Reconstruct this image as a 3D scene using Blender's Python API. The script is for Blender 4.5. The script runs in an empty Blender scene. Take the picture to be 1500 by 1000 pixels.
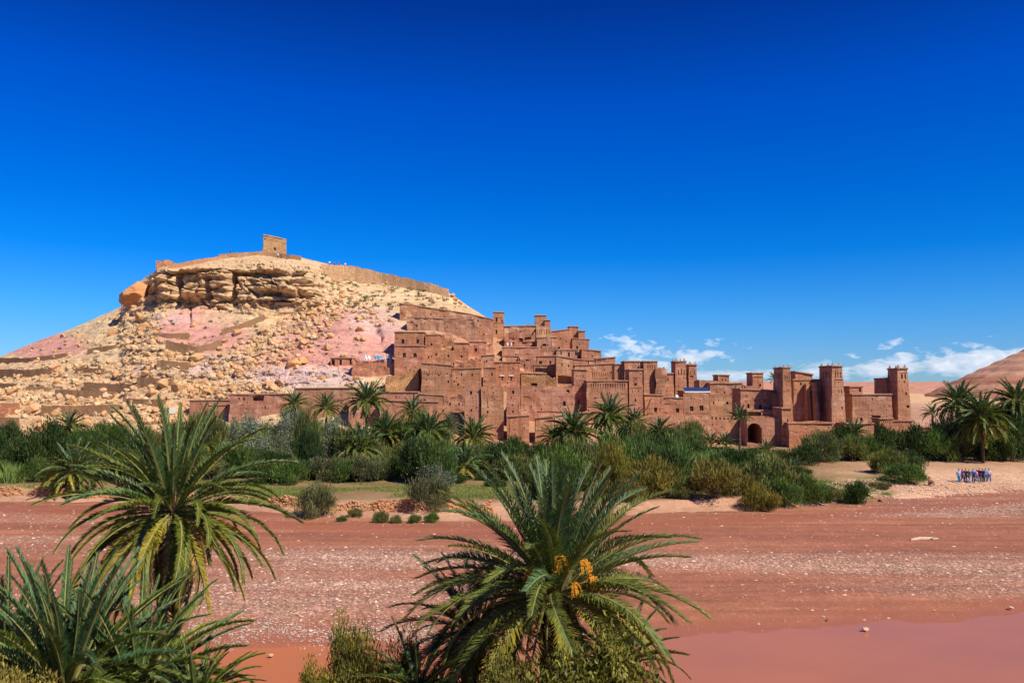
import bpy, math, random
import numpy as np
from mathutils import Vector, Matrix, Euler

# ------------------------------------------------------------------ camera, sky, sun, exposure
SKYSTOPS = [(0.0, (0.36, 0.62, 1.0)), (0.045, (0.28, 0.60, 1.10)), (0.093, (0.145, 0.604, 1.19)), (0.16, (0.012, 0.506, 1.25)), (0.226, (0.0, 0.44, 1.27)), (0.34, (0.0, 0.336, 1.30)), (0.435, (0.004, 0.2, 0.9)), (1.0, (0.02, 0.18, 0.75))]
CLOUD_LOW = (4.5, 5.5, 7.5)
CLOUD_HIGH = (8.5, 8.8, 9.4)
SC = bpy.context.scene
COL = SC.collection
F = 1177.0                       # focal length in photo pixels (photo 1500 x 1000)
TH = math.atan(70.0 / F)         # the camera looks up a little
CZ = 12.0
cam_d = bpy.data.cameras.new('camera')
cam_d.sensor_width = 36.0
cam_d.lens = F / 1500.0 * 36.0
cam_d.clip_start = 0.3
cam_d.clip_end = 20000.0
cam = bpy.data.objects.new('camera', cam_d)
cam.location = (0, 0, CZ)
cam.rotation_euler = (math.pi / 2 + TH, 0, 0)
COL.objects.link(cam)
SC.camera = cam

SUN_AZ = math.radians(48)        # to the right of the direction behind the camera
SUN_EL = math.radians(47)
sdir = Vector((math.sin(SUN_AZ) * math.cos(SUN_EL), -math.cos(SUN_AZ) * math.cos(SUN_EL), math.sin(SUN_EL)))
sun_d = bpy.data.lights.new('sun', 'SUN')
sun_d.energy = 5.0
sun_d.angle = math.radians(0.5)
sun_d.color = (1.0, 0.90, 0.76)
sun = bpy.data.objects.new('sun', sun_d)
sun.rotation_euler = sdir.to_track_quat('Z', 'Y').to_euler()
sun.location = (60, -40, 80)
COL.objects.link(sun)

vs = SC.view_settings
vs.view_transform = 'Standard'
vs.look = 'None'
vs.gamma = 1.0
vs.use_curve_mapping = False
vs.exposure = 0.35
SC.cycles.max_bounces = 6
SC.cycles.transparent_max_bounces = 4

world = bpy.data.worlds.new('World')
SC.world = world
world.use_nodes = True
wn, wl = world.node_tree.nodes, world.node_tree.links
wn.clear()


def N(tree, typ, **kw):
    n = tree.nodes.new(typ)
    for k, v in kw.items():
        if k == 'inp':
            for kk, vv in v.items():
                n.inputs[kk].default_value = vv
        else:
            setattr(n, k, v)
    return n


def math_node(tree, op, a, b=None, c=None, clamp=False):
    n = tree.nodes.new('ShaderNodeMath')
    n.operation = op
    n.use_clamp = clamp
    for i, v in enumerate((a, b, c)):
        if v is None:
            continue
        if isinstance(v, (int, float)):
            n.inputs[i].default_value = v
        else:
            tree.links.new(v, n.inputs[i])
    return n.outputs[0]


def mix_col(tree, fac, a, b, mode='MIX'):
    n = tree.nodes.new('ShaderNodeMix')
    n.data_type = 'RGBA'
    n.blend_type = mode
    n.clamp_factor = True
    for i, v in ((0, fac), (6, a), (7, b)):
        if isinstance(v, (int, float)):
            n.inputs[i].default_value = v
        elif isinstance(v, (tuple, list)):
            n.inputs[i].default_value = (v[0], v[1], v[2], 1)
        else:
            tree.links.new(v, n.inputs[i])
    return n.outputs[2]


def ramp(tree, fac, stops, interp='LINEAR'):
    n = tree.nodes.new('ShaderNodeValToRGB')
    n.color_ramp.interpolation = interp
    el = n.color_ramp.elements
    while len(el) < len(stops):
        el.new(0.5)
    for e, (p, c) in zip(el, stops):
        e.position = p
        if isinstance(c, (int, float)):
            c = (c, c, c)
        e.color = (c[0], c[1], c[2], 1)
    tree.links.new(fac, n.inputs[0])
    return n.outputs[0]


wt = world.node_tree
sky = N(wt, 'ShaderNodeTexSky', sky_type='NISHITA', sun_disc=False, sun_elevation=SUN_EL,
        sun_rotation=math.pi - SUN_AZ, altitude=1300.0, air_density=1.0, dust_density=0.3, ozone_density=1.5)
tc = N(wt, 'ShaderNodeTexCoord')
sep = N(wt, 'ShaderNodeSeparateXYZ')
wl.new(tc.outputs['Generated'], sep.inputs[0])
sx, sy, sz = sep.outputs
# the polarised, saturated blue of the photograph: one filter that depends on elevation only
filt = ramp(wt, math_node(wt, 'MAXIMUM', sz, 0.0), SKYSTOPS)
skyc = mix_col(wt, 1.0, sky.outputs[0], filt, 'MULTIPLY')
# low fair weather clouds along the horizon
azi = math_node(wt, 'ARCTAN2', sx, sy)
cv = N(wt, 'ShaderNodeCombineXYZ')
wl.new(math_node(wt, 'MULTIPLY', azi, 15.0), cv.inputs[0])
wl.new(math_node(wt, 'MULTIPLY', sz, 34.0), cv.inputs[1])
n1 = N(wt, 'ShaderNodeTexNoise', inp={'Scale': 2.6, 'Detail': 10.0, 'Roughness': 0.6, 'Distortion': 0.35})
wl.new(cv.outputs[0], n1.inputs['Vector'])
nlow = N(wt, 'ShaderNodeTexNoise', inp={'Scale': 0.35, 'Detail': 2.0})
wl.new(cv.outputs[0], nlow.inputs['Vector'])


def blob(az_px, py, rx, ry, amp):
    a0 = math.atan((az_px - 750) / F)
    e0 = math.sin(math.atan((570 - py) / F * math.cos(a0)))
    u = math_node(wt, 'MULTIPLY', math_node(wt, 'SUBTRACT', azi, a0), F / rx * 1.0)
    w = math_node(wt, 'MULTIPLY', math_node(wt, 'SUBTRACT', sz, e0), F / ry)
    r2 = math_node(wt, 'ADD', math_node(wt, 'MULTIPLY', u, u), math_node(wt, 'MULTIPLY', w, w))
    g = math_node(wt, 'MULTIPLY', math_node(wt, 'POWER', 2.718, math_node(wt, 'MULTIPLY', r2, -1.0)), amp)
    return g


cover = None
for b in [(1385, 541, 120, 10, .40), (1285, 539, 40, 13, .42), (1422, 525, 42, 9, .40), (1360, 533, 40, 8, .28), (1475, 526, 30, 9, .34), (1500, 540, 60, 14, .4), (1314, 512, 14, 11, .24),
          (1102, 550, 42, 9, .42), (1188, 543, 22, 8, .36), (1215, 549, 50, 8, .32), (925, 510, 26, 18, .28), (905, 520, 50, 16, .2), (965, 520, 40, 14, .18),
          (1015, 523, 36, 12, .27), (1035, 518, 16, 8, .22), (1060, 506, 30, 8, .12), (985, 545, 30, 14, .4), (1045, 553, 40, 10, .4),
          (1560, 530, 90, 22, .45)]:
    g = blob(*b)
    cover = g if cover is None else math_node(wt, 'ADD', cover, g)
band = math_node(wt, 'MULTIPLY', ramp(wt, math_node(wt, 'ABSOLUTE', math_node(wt, 'SUBTRACT', sz, 0.028)), [(0.0, 1.0), (0.035, 0.0)]),
                 ramp(wt, nlow.outputs['Fac'], [(0.5, 0.0), (0.62, 0.45)]))
# elsewhere round the horizon the same scattered clouds go on
away = ramp(wt, math_node(wt, 'ABSOLUTE', azi), [(0.18, 0.0), (0.25, 1.0)])
awl = ramp(wt, math_node(wt, 'ABSOLUTE', math_node(wt, 'SUBTRACT', azi, -0.0)), [(0.6, 0.0), (0.75, 1.0)])
cover = math_node(wt, 'ADD', cover, math_node(wt, 'MULTIPLY', band, awl))
dens = math_node(wt, 'ADD', cover, math_node(wt, 'MULTIPLY', math_node(wt, 'SUBTRACT', n1.outputs['Fac'], 0.56), 2.3))
dens = math_node(wt, 'MULTIPLY', dens, math_node(wt, 'GREATER_THAN', cover, 0.02))
fac = ramp(wt, dens, [(0.02, 0.0), (0.30, 0.55), (0.75, 0.95)])
# undersides a little greyer where the cloud is thick
cshade = N(wt, 'ShaderNodeTexNoise', inp={'Scale': 3.0, 'Detail': 6.0, 'Roughness': 0.6})
wl.new(cv.outputs[0], cshade.inputs['Vector'])
ccol = mix_col(wt, ramp(wt, math_node(wt, 'ADD', math_node(wt, 'MULTIPLY', sz, 9.0), math_node(wt, 'MULTIPLY', cshade.outputs['Fac'], 0.9)), [(0.45, 0.0), (0.85, 1.0)]),
               CLOUD_LOW, CLOUD_HIGH)
final = mix_col(wt, fac, skyc, ccol)
bg = N(wt, 'ShaderNodeBackground', inp={'Strength': 0.087})
wl.new(final, bg.inputs[0])
wo = N(wt, 'ShaderNodeOutputWorld')
wl.new(bg.outputs[0], wo.inputs[0])

# ------------------------------------------------------------------ helpers
CT, ST = math.cos(TH), math.sin(TH)


def P(px, py, D):
    """World point on the sight line of photo pixel (px, py) at distance D along Y (arrays or numbers)."""
    a = (px - 750.0) / F
    b = (500.0 - py) / F
    dy = CT - ST * b
    dz = ST + CT * b
    s = D / dy
    return a * s, D + 0 * s, CZ + dz * s


def PV(px, py, D):
    return Vector(P(float(px), float(py), float(D)))


def py_of(z, D):
    """photo row of height z at distance D"""
    k = (z - CZ) / D
    # k = (ST+CT b)/(CT-ST b)
    b = (k * CT - ST) / (CT + k * ST)
    return 500.0 - b * F


def hash3(ix, iy, iz, seed):
    h = (ix * 374761393 + iy * 668265263 + iz * 2147483647 + seed * 1274126177) & 0xFFFFFFFF
    h = ((h ^ (h >> 13)) * 1274126177) & 0xFFFFFFFF
    h = ((h ^ (h >> 16)) * 2246822519) & 0xFFFFFFFF
    return ((h ^ (h >> 13)) & 0xFFFFFF) / float(0xFFFFFF)


def vnoise(x, y, z, seed=0):
    x, y, z = np.asarray(x, float), np.asarray(y, float), np.asarray(z, float)
    x, y, z = np.broadcast_arrays(x, y, z)
    ix, iy, iz = np.floor(x).astype(np.int64), np.floor(y).astype(np.int64), np.floor(z).astype(np.int64)
    fx, fy, fz = x - ix, y - iy, z - iz
    fx, fy, fz = fx * fx * (3 - 2 * fx), fy * fy * (3 - 2 * fy), fz * fz * (3 - 2 * fz)
    out = 0
    for dx in (0, 1):
        wx = fx if dx else 1 - fx
        for dy in (0, 1):
            wy = fy if dy else 1 - fy
            for dz in (0, 1):
                wz = fz if dz else 1 - fz
                out = out + wx * wy * wz * hash3(ix + dx, iy + dy, iz + dz, seed)
    return out * 2 - 1


def fbm(x, y, z, seed=0, octs=4, gain=0.5):
    t, a, f, s = 0, 1.0, 1.0, 0
    for i in range(octs):
        t = t + a * vnoise(x * f, y * f, z * f, seed + i * 17)
        s += a
        a *= gain
        f *= 2.03
    return t / s


def cells(x, y, seed=0):
    """2D worley: (cell random, distance to border proxy F2-F1)"""
    ix, iy = np.floor(x).astype(np.int64), np.floor(y).astype(np.int64)
    f1 = np.full(x.shape, 9.0)
    f2 = np.full(x.shape, 9.0)
    cid = np.zeros(x.shape)
    for dx in (-1, 0, 1):
        for dy in (-1, 0, 1):
            cx, cy = ix + dx, iy + dy
            rx, ry = hash3(cx, cy, 0 * cx, seed), hash3(cx, cy, 0 * cx + 1, seed)
            d = np.hypot(cx + rx - x, cy + ry - y)
            r = hash3(cx, cy, 0 * cx + 2, seed)
            closer = d < f1
            f2 = np.where(closer, f1, np.minimum(f2, d))
            cid = np.where(closer, r, cid)
            f1 = np.minimum(f1, d)
    return cid, f2 - f1


def sstep(a, b, x):
    t = np.clip((x - a) / (b - a), 0, 1)
    return t * t * (3 - 2 * t)


def mesh_from(name, verts, faces, mats=(), mat_idx=None, smooth=False, col=None):
    me = bpy.data.meshes.new(name)
    v = verts.tolist() if isinstance(verts, np.ndarray) else verts
    f = faces.tolist() if isinstance(faces, np.ndarray) else faces
    me.from_pydata(v, [], f)
    for m in mats:
        me.materials.append(m)
    if mat_idx is not None:
        me.polygons.foreach_set('material_index', np.asarray(mat_idx, dtype=np.int32))
    if smooth:
        me.polygons.foreach_set('use_smooth', np.ones(len(me.polygons), dtype=bool))
    if col is not None:
        at = me.color_attributes.new('Col', 'FLOAT_COLOR', 'POINT')
        c = np.ones((len(me.vertices), 4), dtype=np.float32)
        c[:, :3] = col
        at.data.foreach_set('color', c.ravel())
    me.update()
    return me


def link(name, data, parent=None, loc=None, rot=None, scale=None, kind=None, label=None, cat=None, group=None, color=None):
    o = bpy.data.objects.new(name, data)
    COL.objects.link(o)
    if parent is not None:
        o.parent = parent
    if loc is not None:
        o.location = loc
    if rot is not None:
        o.rotation_euler = rot
    if scale is not None:
        o.scale = scale if hasattr(scale, '__len__') else (scale,) * 3
    if kind:
        o['kind'] = kind
    if label:
        o['label'] = label
    if cat:
        o['category'] = cat
        o['kind'] = kind or 'thing'
    if group:
        o['group'] = group
    if color is not None:
        o.color = (color[0], color[1], color[2], 1)
    return o


def thing(name, label, cat, loc=(0, 0, 0), rot=None, group=None, scale=None):
    o = link(name, None, loc=loc, rot=rot, scale=scale, label=label, cat=cat, group=group)
    o.empty_display_size = 0.3
    return o


class MB:
    """collects simple shapes into one mesh"""

    def __init__(s):
        s.v, s.f, s.m = [], [], []

    def add(s, v, f, m=0):
        o = len(s.v)
        s.v += [tuple(p) for p in v]
        s.f += [tuple(i + o for i in q) for q in f]
        s.m += [m] * len(f)

    def box(s, x0, x1, y0, y1, z0, z1, m=0, tz=0.0):
        t = tz
        s.add([(x0, y0, z0), (x1, y0, z0), (x1, y1, z0), (x0, y1, z0),
               (x0 + t, y0 + t, z1), (x1 - t, y0 + t, z1), (x1 - t, y1 - t, z1), (x0 + t, y1 - t, z1)],
              [(0, 3, 2, 1), (4, 5, 6, 7), (0, 1, 5, 4), (1, 2, 6, 5), (2, 3, 7, 6), (3, 0, 4, 7)], m)

    def tube(s, pts, radii, n=6, m=0, cap=True):
        rings = []
        pts = [Vector(p) for p in pts]
        for i, p in enumerate(pts):
            a = pts[max(i - 1, 0)]
            b = pts[min(i + 1, len(pts) - 1)]
            d = (b - a).normalized()
            u = d.orthogonal().normalized() if i == 0 else (u - d * u.dot(d)).normalized()
            w = d.cross(u)
            rings.append([p + (u * math.cos(t) + w * math.sin(t)) * radii[i] for t in [2 * math.pi * k / n for k in range(n)]])
        v = [q for r in rings for q in r]
        f = []
        for i in range(len(pts) - 1):
            for k in range(n):
                f.append((i * n + k, i * n + (k + 1) % n, (i + 1) * n + (k + 1) % n, (i + 1) * n + k))
        if cap:
            f.append(tuple(range(n))[::-1])
            f.append(tuple((len(pts) - 1) * n + k for k in range(n)))
        s.add(v, f, m)

    def mesh(s, name, mats, smooth=False):
        return mesh_from(name, s.v, s.f, mats, s.m, smooth)


# ------------------------------------------------------------------ materials
def new_mat(name):
    m = bpy.data.materials.new(name)
    m.use_nodes = True
    t = m.node_tree
    t.nodes.clear()
    out = t.nodes.new('ShaderNodeOutputMaterial')
    bs = t.nodes.new('ShaderNodeBsdfPrincipled')
    t.links.new(bs.outputs[0], out.inputs[0])
    bs.inputs['Roughness'].default_value = 0.9
    bs.inputs['Specular IOR Level'].default_value = 0.15
    return m, t, bs, out


def geo_pos(t, sx=1.0, sy=1.0, sz=1.0, obj=False):
    if obj:
        g = t.nodes.new('ShaderNodeTexCoord').outputs['Object']
    else:
        g = t.nodes.new('ShaderNodeNewGeometry').outputs['Position']
    mp = t.nodes.new('ShaderNodeMapping')
    mp.inputs['Scale'].default_value = (sx, sy, sz)
    t.links.new(g, mp.inputs[0])
    return mp.outputs[0]


def noise(t, vec, scale, detail=4.0, rough=0.55, dist=0.0, out='Fac'):
    n = t.nodes.new('ShaderNodeTexNoise')
    n.inputs['Scale'].default_value = scale
    n.inputs['Detail'].default_value = detail
    n.inputs['Roughness'].default_value = rough
    n.inputs['Distortion'].default_value = dist
    t.links.new(vec, n.inputs['Vector'])
    return n.outputs[out]


def voro(t, vec, scale, feature='F1', out='Distance', rnd=1.0):
    n = t.nodes.new('ShaderNodeTexVoronoi')
    n.feature = feature
    n.inputs['Scale'].default_value = scale
    n.inputs['Randomness'].default_value = rnd
    t.links.new(vec, n.inputs['Vector'])
    return n.outputs[out]


def bump(t, bs, h, dist, strength=1.0, prev=None):
    b = t.nodes.new('ShaderNodeBump')
    b.inputs['Distance'].default_value = dist
    b.inputs['Strength'].default_value = strength
    t.links.new(h, b.inputs['Height'])
    if prev is not None:
        t.links.new(prev, b.inputs['Normal'])
    t.links.new(b.outputs[0], bs.inputs['Normal'])
    return b.outputs[0]


def adobe_mat(name, ca, cb, layers=0.45, bumpd=0.2):
    """rammed earth: lifts about 0.8 m high, erosion streaks, grain; the object's own colour tints it"""
    m, t, bs, out = new_mat(name)
    p = geo_pos(t)
    big = noise(t, p, 0.22, 5, 0.6)
    fine = noise(t, p, 2.6, 6, 0.65)
    streak = noise(t, geo_pos(t, 1.6, 1.6, 0.12), 1.6, 4, 0.6)
    strata = noise(t, geo_pos(t, 0.10, 0.10, 1.25), 1.3, 3, 0.55, 0.3)
    c = mix_col(t, ramp(t, big, [(0.32, 0.0), (0.68, 1.0)]), ca, cb)
    c = mix_col(t, 0.32, c, ramp(t, fine, [(0.25, 0.55), (0.75, 1.35)]), 'MULTIPLY')
    c = mix_col(t, 0.75, c, ramp(t, streak, [(0.3, 0.62), (0.5, 1.0), (0.7, 1.18)]), 'MULTIPLY')
    patch = noise(t, geo_pos(t, 1, 1, 1.3), 0.55, 2, 0.4, 0.8)
    c = mix_col(t, ramp(t, patch, [(0.60, 0.0), (0.64, 0.5)]), c, (0.60, 0.38, 0.25))
    c = mix_col(t, ramp(t, patch, [(0.30, 0.45), (0.36, 0.0)]), c, (0.33, 0.16, 0.095))
    c = mix_col(t, 0.3, c, ramp(t, strata, [(0.35, 0.68), (0.5, 1.0), (0.65, 1.25)]), 'MULTIPLY')
    # joints between the lifts
    sp = t.nodes.new('ShaderNodeSeparateXYZ')
    t.links.new(p, sp.inputs[0])
    zz = math_node(t, 'ADD', math_node(t, 'MULTIPLY', sp.outputs[2], 1 / 0.85), math_node(t, 'MULTIPLY', noise(t, p, 0.5, 2), 0.8))
    fr = math_node(t, 'FRACT', zz)
    joint = ramp(t, fr, [(0.0, 0.0), (0.06, 0.0), (0.12, 1.0), (0.94, 1.0), (1.0, 0.0)])
    jm = math_node(t, 'MULTIPLY', math_node(t, 'SUBTRACT', 1.0, joint), ramp(t, noise(t, p, 0.9, 3), [(0.42, 0.0), (0.6, layers)]))
    c = mix_col(t, jm, c, (0.55, 0.5, 0.45), 'MULTIPLY')
    oi = t.nodes.new('ShaderNodeObjectInfo')
    c = mix_col(t, 1.0, c, oi.outputs['Color'], 'MULTIPLY')
    t.links.new(c, bs.inputs['Base Color'])
    b1 = bump(t, bs, math_node(t, 'ADD', math_node(t, 'MULTIPLY', fine, 0.7), math_node(t, 'MULTIPLY', strata, 0.35)), bumpd * 1.0, 0.7)
    bump(t, bs, math_node(t, 'SUBTRACT', 1.0, jm), 0.08, 0.7, b1)
    bs.inputs['Roughness'].default_value = 0.95
    return m


M = {}
M['adobe'] = adobe_mat('adobe', (0.37, 0.178, 0.102), (0.455, 0.238, 0.142))
M['adobe_pale'] = adobe_mat('adobe_pale', (0.50, 0.26, 0.155), (0.62, 0.36, 0.22))
M['mud_cap'] = adobe_mat('mud_cap', (0.56, 0.31, 0.19), (0.62, 0.37, 0.24), 0.2)


def rubble_mat(name, ca, cb, cc, sc=2.6):
    m, t, bs, out = new_mat(name)
    p = geo_pos(t, 1, 1, 1.5)
    col = voro(t, p, sc, out='Color')
    ed = voro(t, p, sc, 'DISTANCE_TO_EDGE')
    big = noise(t, p, 0.25, 4)
    sp = t.nodes.new('ShaderNodeSeparateColor')
    t.links.new(col, sp.inputs[0])
    c = mix_col(t, sp.outputs[0], ca, cb)
    c = mix_col(t, ramp(t, big, [(0.35, 0.0), (0.7, 0.8)]), c, cc)
    c = mix_col(t, 0.6, c, ramp(t, noise(t, p, 5, 5, 0.7), [(0.25, 0.5), (0.75, 1.3)]), 'MULTIPLY')
    c = mix_col(t, ramp(t, ed, [(0.0, 0.75), (0.07, 0.0)]), c, (0.55, 0.5, 0.45), 'MULTIPLY')
    oi = t.nodes.new('ShaderNodeObjectInfo')
    c = mix_col(t, 1.0, c, oi.outputs['Color'], 'MULTIPLY')
    t.links.new(c, bs.inputs['Base Color'])
    h = math_node(t, 'ADD', ramp(t, ed, [(0.0, 0.0), (0.12, 1.0)]), math_node(t, 'MULTIPLY', noise(t, p, 4, 5, 0.6), 0.6))
    bump(t, bs, h, 0.2, 0.9)
    return m


M['rubble'] = rubble_mat('rubble', (0.38, 0.235, 0.13), (0.48, 0.31, 0.175), (0.36, 0.20, 0.11))


def simple_mat(name, c, rough=0.85, var=0.3, sc=3.0, obj_color=False, bd=0.0, spec=0.2):
    m, t, bs, out = new_mat(name)
    p = geo_pos(t)
    cc = mix_col(t, 1.0, (c[0], c[1], c[2]), ramp(t, noise(t, p, sc, 4, 0.6), [(0.25, 1 - var), (0.75, 1 + var)]), 'MULTIPLY')
    if obj_color:
        oi = t.nodes.new('ShaderNodeObjectInfo')
        cc = mix_col(t, 1.0, cc, oi.outputs['Color'], 'MULTIPLY')
    t.links.new(cc, bs.inputs['Base Color'])
    bs.inputs['Roughness'].default_value = rough
    bs.inputs['Specular IOR Level'].default_value = spec
    if bd:
        bump(t, bs, noise(t, p, sc * 2, 4), bd, 0.8)
    return m


def stone_mat():
    m, t, bs, out = new_mat('stone')
    p = geo_pos(t)
    a = noise(t, p, 0.5, 4)
    f = noise(t, p, 3.0, 5, 0.7)
    st = noise(t, geo_pos(t, .3, .3, 1.6), 1.2, 5, 0.6, 0.5)
    c = mix_col(t, ramp(t, a, [(0.35, 0.0), (0.65, 1.0)]), (0.60, 0.36, 0.17), (0.64, 0.43, 0.25))
    c = mix_col(t, 0.6, c, ramp(t, f, [(0.28, 0.6), (0.72, 1.3)]), 'MULTIPLY')
    c = mix_col(t, 0.5, c, ramp(t, st, [(0.3, 0.65), (0.6, 1.15)]), 'MULTIPLY')
    oi = t.nodes.new('ShaderNodeObjectInfo')
    c = mix_col(t, 1.0, c, oi.outputs['Color'], 'MULTIPLY')
    t.links.new(c, bs.inputs['Base Color'])
    bump(t, bs, math_node(t, 'ADD', f, st), 0.35, 0.9)
    return m


M['stone'] = stone_mat()
M['dark_opening'] = simple_mat('dark_opening', (0.028, 0.017, 0.012), 0.8)  # near-black window panes: dark shutters, and unlit interiors painted as colour
M['wood'] = simple_mat('wood', (0.16, 0.085, 0.045), 0.8, 0.35, 6)
M['white_paint'] = simple_mat('white_paint', (0.75, 0.70, 0.62), 0.8, 0.1)
M['cloth'] = simple_mat('cloth', (1, 1, 1), 0.9, 0.12, 4, True)
M['skin'] = simple_mat('skin', (0.42, 0.22, 0.14), 0.6, 0.1)
M['hair'] = simple_mat('hair', (0.02, 0.014, 0.01), 0.6, 0.2)
M['solar'] = simple_mat('solar', (0.02, 0.045, 0.13), 0.25, 0.1, 3, spec=0.5)
M['date'] = simple_mat('date', (0.72, 0.30, 0.02), 0.45, 0.3, 14)
M['strand'] = simple_mat('strand', (0.55, 0.30, 0.03), 0.6, 0.25, 6)
M['bark'] = simple_mat('bark', (0.115, 0.068, 0.04), 0.95, 0.5, 7, False, 0.05)
M['stem'] = simple_mat('stem', (0.16, 0.11, 0.07), 0.9, 0.4, 6)
M['pebble'] = simple_mat('pebble', (1, 1, 1), 0.85, 0.25, 1.2)


def leaf_mat(name, trans=0.25, var=0.45, sc=1.1, attr=False, gloss=0.45, rough=0.42):
    """leaves: tinted by the object's colour; light and dark leaves vary one by one"""
    m, t, bs, out = new_mat(name)
    oi = t.nodes.new('ShaderNodeObjectInfo')
    p = geo_pos(t)
    v1 = noise(t, p, sc, 3, 0.6)
    c = mix_col(t, 1.0, oi.outputs['Color'], ramp(t, v1, [(0.3, 1 - var), (0.7, 1 + var)]), 'MULTIPLY')
    if attr:
        a = t.nodes.new('ShaderNodeAttribute')
        a.attribute_name = 'Col'
        c = mix_col(t, 1.0, c, a.outputs['Color'], 'MULTIPLY')
    t.links.new(c, bs.inputs['Base Color'])
    bs.inputs['Roughness'].default_value = rough
    bs.inputs['Specular IOR Level'].default_value = gloss
    tr = t.nodes.new('ShaderNodeBsdfTranslucent')
    t.links.new(mix_col(t, 1.0, c, (1.5, 1.6, 0.7), 'MULTIPLY'), tr.inputs[0])
    mx = t.nodes.new('ShaderNodeMixShader')
    mx.inputs[0].default_value = trans
    t.links.new(bs.outputs[0], mx.inputs[1])
    t.links.new(tr.outputs[0], mx.inputs[2])
    t.links.new(mx.outputs[0], out.inputs[0])
    return m


M['frond'] = leaf_mat('frond', 0.20, 0.35, 0.8, True, 0.28, 0.5)
M['rachis'] = simple_mat('rachis', (0.22, 0.21, 0.065), 0.55, 0.3, 3)
M['leaf'] = leaf_mat('leaf', 0.22, 0.3, 0.7, True, 0.25, 0.6)

# ------------------------------------------------------------------ the lie of the land
H_PX = [-900, -400, -200, 0, 60, 120, 176, 186, 212, 240, 300, 340, 380, 430, 480, 560, 640, 666, 684, 740, 800, 850, 885, 940, 1000, 1040, 1100, 1200, 1300, 1350, 1420]
H_PY = [640, 600, 565, 523, 497, 475, 450, 428, 408, 390, 381, 373, 369, 375, 387, 404, 420, 434, 447, 482, 496, 515, 532, 556, 577, 587, 600, 616, 624, 632, 645]
H_CD = [250, 262, 258, 252, 250, 250, 248, 247, 246, 245, 247, 249, 250, 248, 245, 240, 232, 229, 228, 218, 214, 206, 198, 186, 176, 170, 164, 160, 158, 158, 156]
B_PX = [-900, 300, 430, 520, 660, 800, 1000, 1100, 1200, 1420]
B_D = [158, 158, 150, 144, 139, 139, 139, 139, 141, 150]
SH_PX = [-900, 0, 150, 330, 420, 560, 700, 900, 1130, 1260, 1380, 1500, 1700, 2400]
SH_PY = [743, 741, 744, 752, 762, 768, 770, 764, 754, 745, 738, 728, 722, 716]


def knum(py):
    b = (500.0 - np.asarray(py, float)) / F
    return (ST + CT * b) / (CT - ST * b)


def shore_D(px):
    return -CZ / knum(np.interp(px, SH_PX, SH_PY))


def bank_z(px, D):
    """height of the vegetated flat, the beach before it and the plain behind"""
    px, D = np.asarray(px, float), np.asarray(D, float)
    s = D - shore_D(px)
    right = sstep(1080, 1230, px)
    beach = -0.35 + np.clip(s, -8, 5.0) * 0.13 + sstep(3.0, 5, s) * 0.1
    wall = 0.55 * sstep(5.0, 5.5, s)
    left = beach + wall
    rgt = -0.35 + 0.062 * np.clip(s, -12, 22)
    z0 = left * (1 - right) + rgt * right
    z1 = z0 + (2.3 - z0) * sstep(6, 60, s) * (s > 6)
    far = np.interp(D, [150, 300, 480, 620, 820, 1000, 1500, 9000], [0, 2.2, 4.5, 9.5, 17.5, 18.6, 19, 19])
    return z1 + far


def hill_D(px, py, smooth=False):
    px, py = np.asarray(px, float), np.asarray(py, float)
    cpy, cD = np.interp(px, H_PX, H_PY), np.interp(px, H_PX, H_CD)
    bD = np.interp(px, B_PX, B_D)
    zb = 2.2
    zc = CZ + knum(cpy) * cD
    m = (zc - zb) / (cD - bD)

    def lin(q):
        return (zb - m * bD - CZ) / (knum(q) - m)
    D = lin(np.maximum(py, cpy))
    W = sstep(212, 245, px) * (1 - sstep(450, 500, px))
    Dl = lin(np.full_like(py, 452.0) + 0 * px)
    t = np.clip((452 - py) / 57.0, 0, 1)
    t2 = np.clip((395 - py) / np.maximum(395 - cpy, 4), 0, 1)
    Dc = Dl + 3.5 * t + (cD - Dl - 3.5) * t2
    D = np.where(py < 452, D * (1 - W) + Dc * W, D)
    return D


def base_py(px):
    return py_of(2.2, np.interp(px, B_PX, B_D))


def ground_D(px, py):
    """distance at which the sight line of this pixel meets the ground (flat or hill)"""
    bp = float(base_py(px))
    if py < bp and -900 < px < 1400:
        return float(hill_D(px, py))
    Ds = np.linspace(60, 420, 1500)
    z = CZ + knum(py) * Ds
    g = np.maximum(bank_z(px, Ds), 0.0)
    i = np.argmax(z <= g)
    return float(Ds[i]) if (z <= g).any() else 420.0


def px_at(x, D, z=2.0):
    return 750 + F * x / D / 1.0 * (CT - ST * ((500 - float(py_of(z, D))) / F))


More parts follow.
